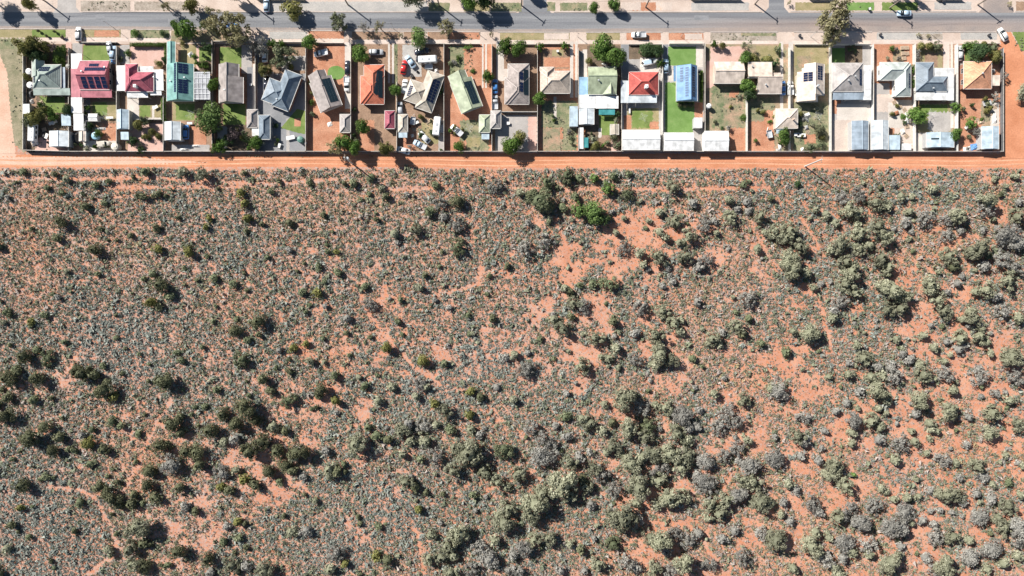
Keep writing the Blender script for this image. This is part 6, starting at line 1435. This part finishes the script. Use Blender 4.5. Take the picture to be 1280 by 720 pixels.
# tiny tufts and fallen twigs between the shrubs, also on the open soil
tn = 90000; tx_ = g.uniform(-60, 1340, tn); ty_ = g.uniform(212, 785, tn)
tk = g.uniform(0, 1, tn) < (.35 + .65 * cover(tx_, ty_)) * np.clip((path_dist(tx_, ty_) - 1) / 2, .25, 1)
tx_, ty_ = tx_[tk], ty_[tk]; tn = len(tx_)
VS = []; TS = []; MI = []
tr = g.uniform(.09, .22, tn); K = 4; idx = np.repeat(np.arange(tn), K)
d = g.normal(size=(tn * K, 3)); d /= np.linalg.norm(d, axis=1, keepdims=True); d[:, 2] = np.abs(d[:, 2])
P = d * g.uniform(.3, 1, (tn * K, 1)) * tr[idx][:, None]; P[:, 0] += ((tx_ - 640) * U)[idx]; P[:, 1] += ((360 - ty_) * U)[idx]; P[:, 2] += .03
VS.append(leaf_quads(P, d + np.array([0, 0, .2]), tr[idx] * .75, g).reshape(-1, 4, 3)[:, [0, 2, 3]].reshape(-1, 3))
TS.append(np.clip(g.uniform(0, .7, tn)[idx], 0, 1)); MI.append(g.choice([1, 2, 2, 0], tn)[idx])
for kd, K in ((0, 7), (1, 7), (2, 6), (3, 5)):
    s = np.where(kind == kd)[0]; m = len(s)
    idx = np.repeat(s, K)
    d = g.normal(size=(m * K, 3)); d /= np.linalg.norm(d, axis=1, keepdims=True); d[:, 2] = np.abs(d[:, 2])
    rr_ = g.uniform(.35, 1.0, (m * K, 1))
    P = d * rr_; P[:, 0] *= rad[idx]; P[:, 1] *= rad[idx]; P[:, 2] = .04 + P[:, 2] * hgt[idx]
    P[:, 0] += wx[idx]; P[:, 1] += wy[idx]
    nr = d * .8 + g.normal(size=(m * K, 3)) * .5 + np.array([-.15, .1, .5])
    V = leaf_quads(P, nr, rad[idx] * g.uniform(.42, .74, m * K), g).reshape(-1, 4, 3)[:, [0, 2, 3]].reshape(-1, 3)
    base = g.uniform(.1, .8, m); t = np.clip(np.repeat(base, K) + g.normal(0, .15, m * K), 0, 1)
    VS.append(V); TS.append(t); MI.append(np.full(m * K, kd))
me = mesh_from_quads('low_scrub', np.concatenate(VS), np.concatenate(TS), M_SALT, 3)
for m_ in (M_BLUEB, M_TWIG, M_STRAW): me.materials.append(m_)
me.polygons.foreach_set('material_index', np.concatenate(MI).astype(np.int32)); me.update()
o = add('low_scrub', me); tag(o, 'low saltbush and dry tussocks covering the red soil', 'scrub', kind='stuff')
print('LOW SHRUBS', n, 'tris', len(me.polygons))

# smaller bushes
rest = [b for b in BUSH[NIND:]]
gx = g.uniform(-60, 1340, 900); gy = g.uniform(215, 780, 900)
for a, b, w in zip(gx, gy, g.uniform(0, 1, 900)):
    inside = 0 <= a <= 1280 and b <= 720
    if inside and w > .45: continue
    rest.append((a, b, g.uniform(3.0, 5.2) if inside else g.uniform(4, 12), g.choice(list('ddgg' if a < 480 else 'oosg')), 0))
VS = []; TS = []; MI = []; KEY = 'dosgbyD'
for (px_, py_, r, k, _) in rest:
    R = r * U * 1.03; H = max(.7, R * HK[k] * random.uniform(.85, 1.15)); x, y = G(px_, py_, H * .6)
    nl = int(40 + 55 * R)
    p, out, t, L_ = crown_points(g, R, H, .08, nl, 3 + int(R * 2), spread=.55, lobe=.52)
    p[:, 0] += x; p[:, 1] += y
    VS.append(leaf_quads(p, out, g.uniform(.6, 1.25, nl) * (.15 + .08 * R), g)); TS.append(t + g.uniform(-.2, .2)); MI.append(np.full(nl, KEY.index(k)))
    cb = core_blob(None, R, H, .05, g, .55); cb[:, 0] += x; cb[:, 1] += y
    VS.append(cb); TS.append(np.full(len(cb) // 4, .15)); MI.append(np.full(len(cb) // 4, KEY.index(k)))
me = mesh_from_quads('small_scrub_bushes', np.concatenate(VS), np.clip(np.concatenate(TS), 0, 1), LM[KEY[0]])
for k in KEY[1:]: me.materials.append(LM[k])
me.polygons.foreach_set('material_index', np.concatenate(MI).astype(np.int32)); me.update()
o = add('small_scrub_bushes', me); tag(o, 'many small olive and grey bushes scattered through the scrub', 'bushes', kind='stuff')
print('BUSHES', len(BUSH), 'rest', len(rest), 'tris', len(me.polygons) * 2)

# weeds in rough yards and on verges
VS = []; TS = []
def weeds(x0, y0, x1, y1, dens, rmin=.12, rmax=.35):
    m = int((x1 - x0) * (y1 - y0) * U * U * dens); a = g.uniform(x0, x1, m); b = g.uniform(y0, y1, m)
    sel = NZ(a * U * 1.3 + 5, b * U * 1.3, 2.2) > .45; a, b = a[sel], b[sel]; m = len(a); K = 7
    r = g.uniform(rmin, rmax, m); idx = np.repeat(np.arange(m), K)
    d = g.normal(size=(m * K, 3)); d /= np.linalg.norm(d, axis=1, keepdims=True); d[:, 2] = np.abs(d[:, 2])
    P = d * g.uniform(.3, 1, (m * K, 1)) * r[idx][:, None]; P[:, 0] += ((a - 640) * U)[idx]; P[:, 1] += ((360 - b) * U)[idx]; P[:, 2] += .07
    VS.append(leaf_quads(P, d + np.array([0, 0, .4]), r[idx] * .5, g)); TS.append(np.clip(g.uniform(.1, .9, m)[idx] + g.normal(0, .1, m * K), 0, 1))
for q in [(680, 128, 720, 188, 1.6), (892, 108, 930, 162, 1.5), (938, 124, 968, 150, 1.4), (994, 130, 1034, 188, 1.6), (577, 150, 610, 188, 1.5), (562, 57, 592, 94, 1.6), (494, 57, 497, 118, 2), (528, 150, 548, 180, 1.2), (15, 64, 32, 180, .7), (-30, 50, 30, 60, .7), (164, 38, 211, 47, 2), (216, 38, 300, 52, 1), (102, 2, 160, 13, 1.6), (580, 4, 650, 14, 1.4), (700, 4, 734, 13, 1.6), (890, 42, 970, 50, 1.0), (440, 40, 500, 49, 1.2), (1228, 126, 1244, 156, 1.2), (36, 120, 90, 188, .9), (104, 150, 148, 188, .5), (300, 150, 320, 188, .8), (1050, 5, 1090, 12, .5), (360, 193.5, 560, 196, 1.4), (630, 193.5, 670, 196, 1.4), (200, 193.5, 330, 196, 1.6), (1266, 38, 1300, 64, 2.0), (505, 40, 600, 49, 1.0)]:
    weeds(*q)
me = mesh_from_quads('weeds', np.concatenate(VS), np.concatenate(TS), M_BLUEB)
o = add('weeds', me); tag(o, 'low green weeds growing in rough yards and on verges', 'weeds', kind='stuff')
settle_labels()
seen = {}
for o in scene.objects:
    if o.parent is None and 'label' in o: seen.setdefault(o['label'], []).append(o.name)
    if 'label' in o and not (4 <= len(o['label'].split()) <= 16): print('LABEL LENGTH', o['label'])
for l, v in seen.items():
    if len(v) > 1: print('DUP LABEL', l, v)
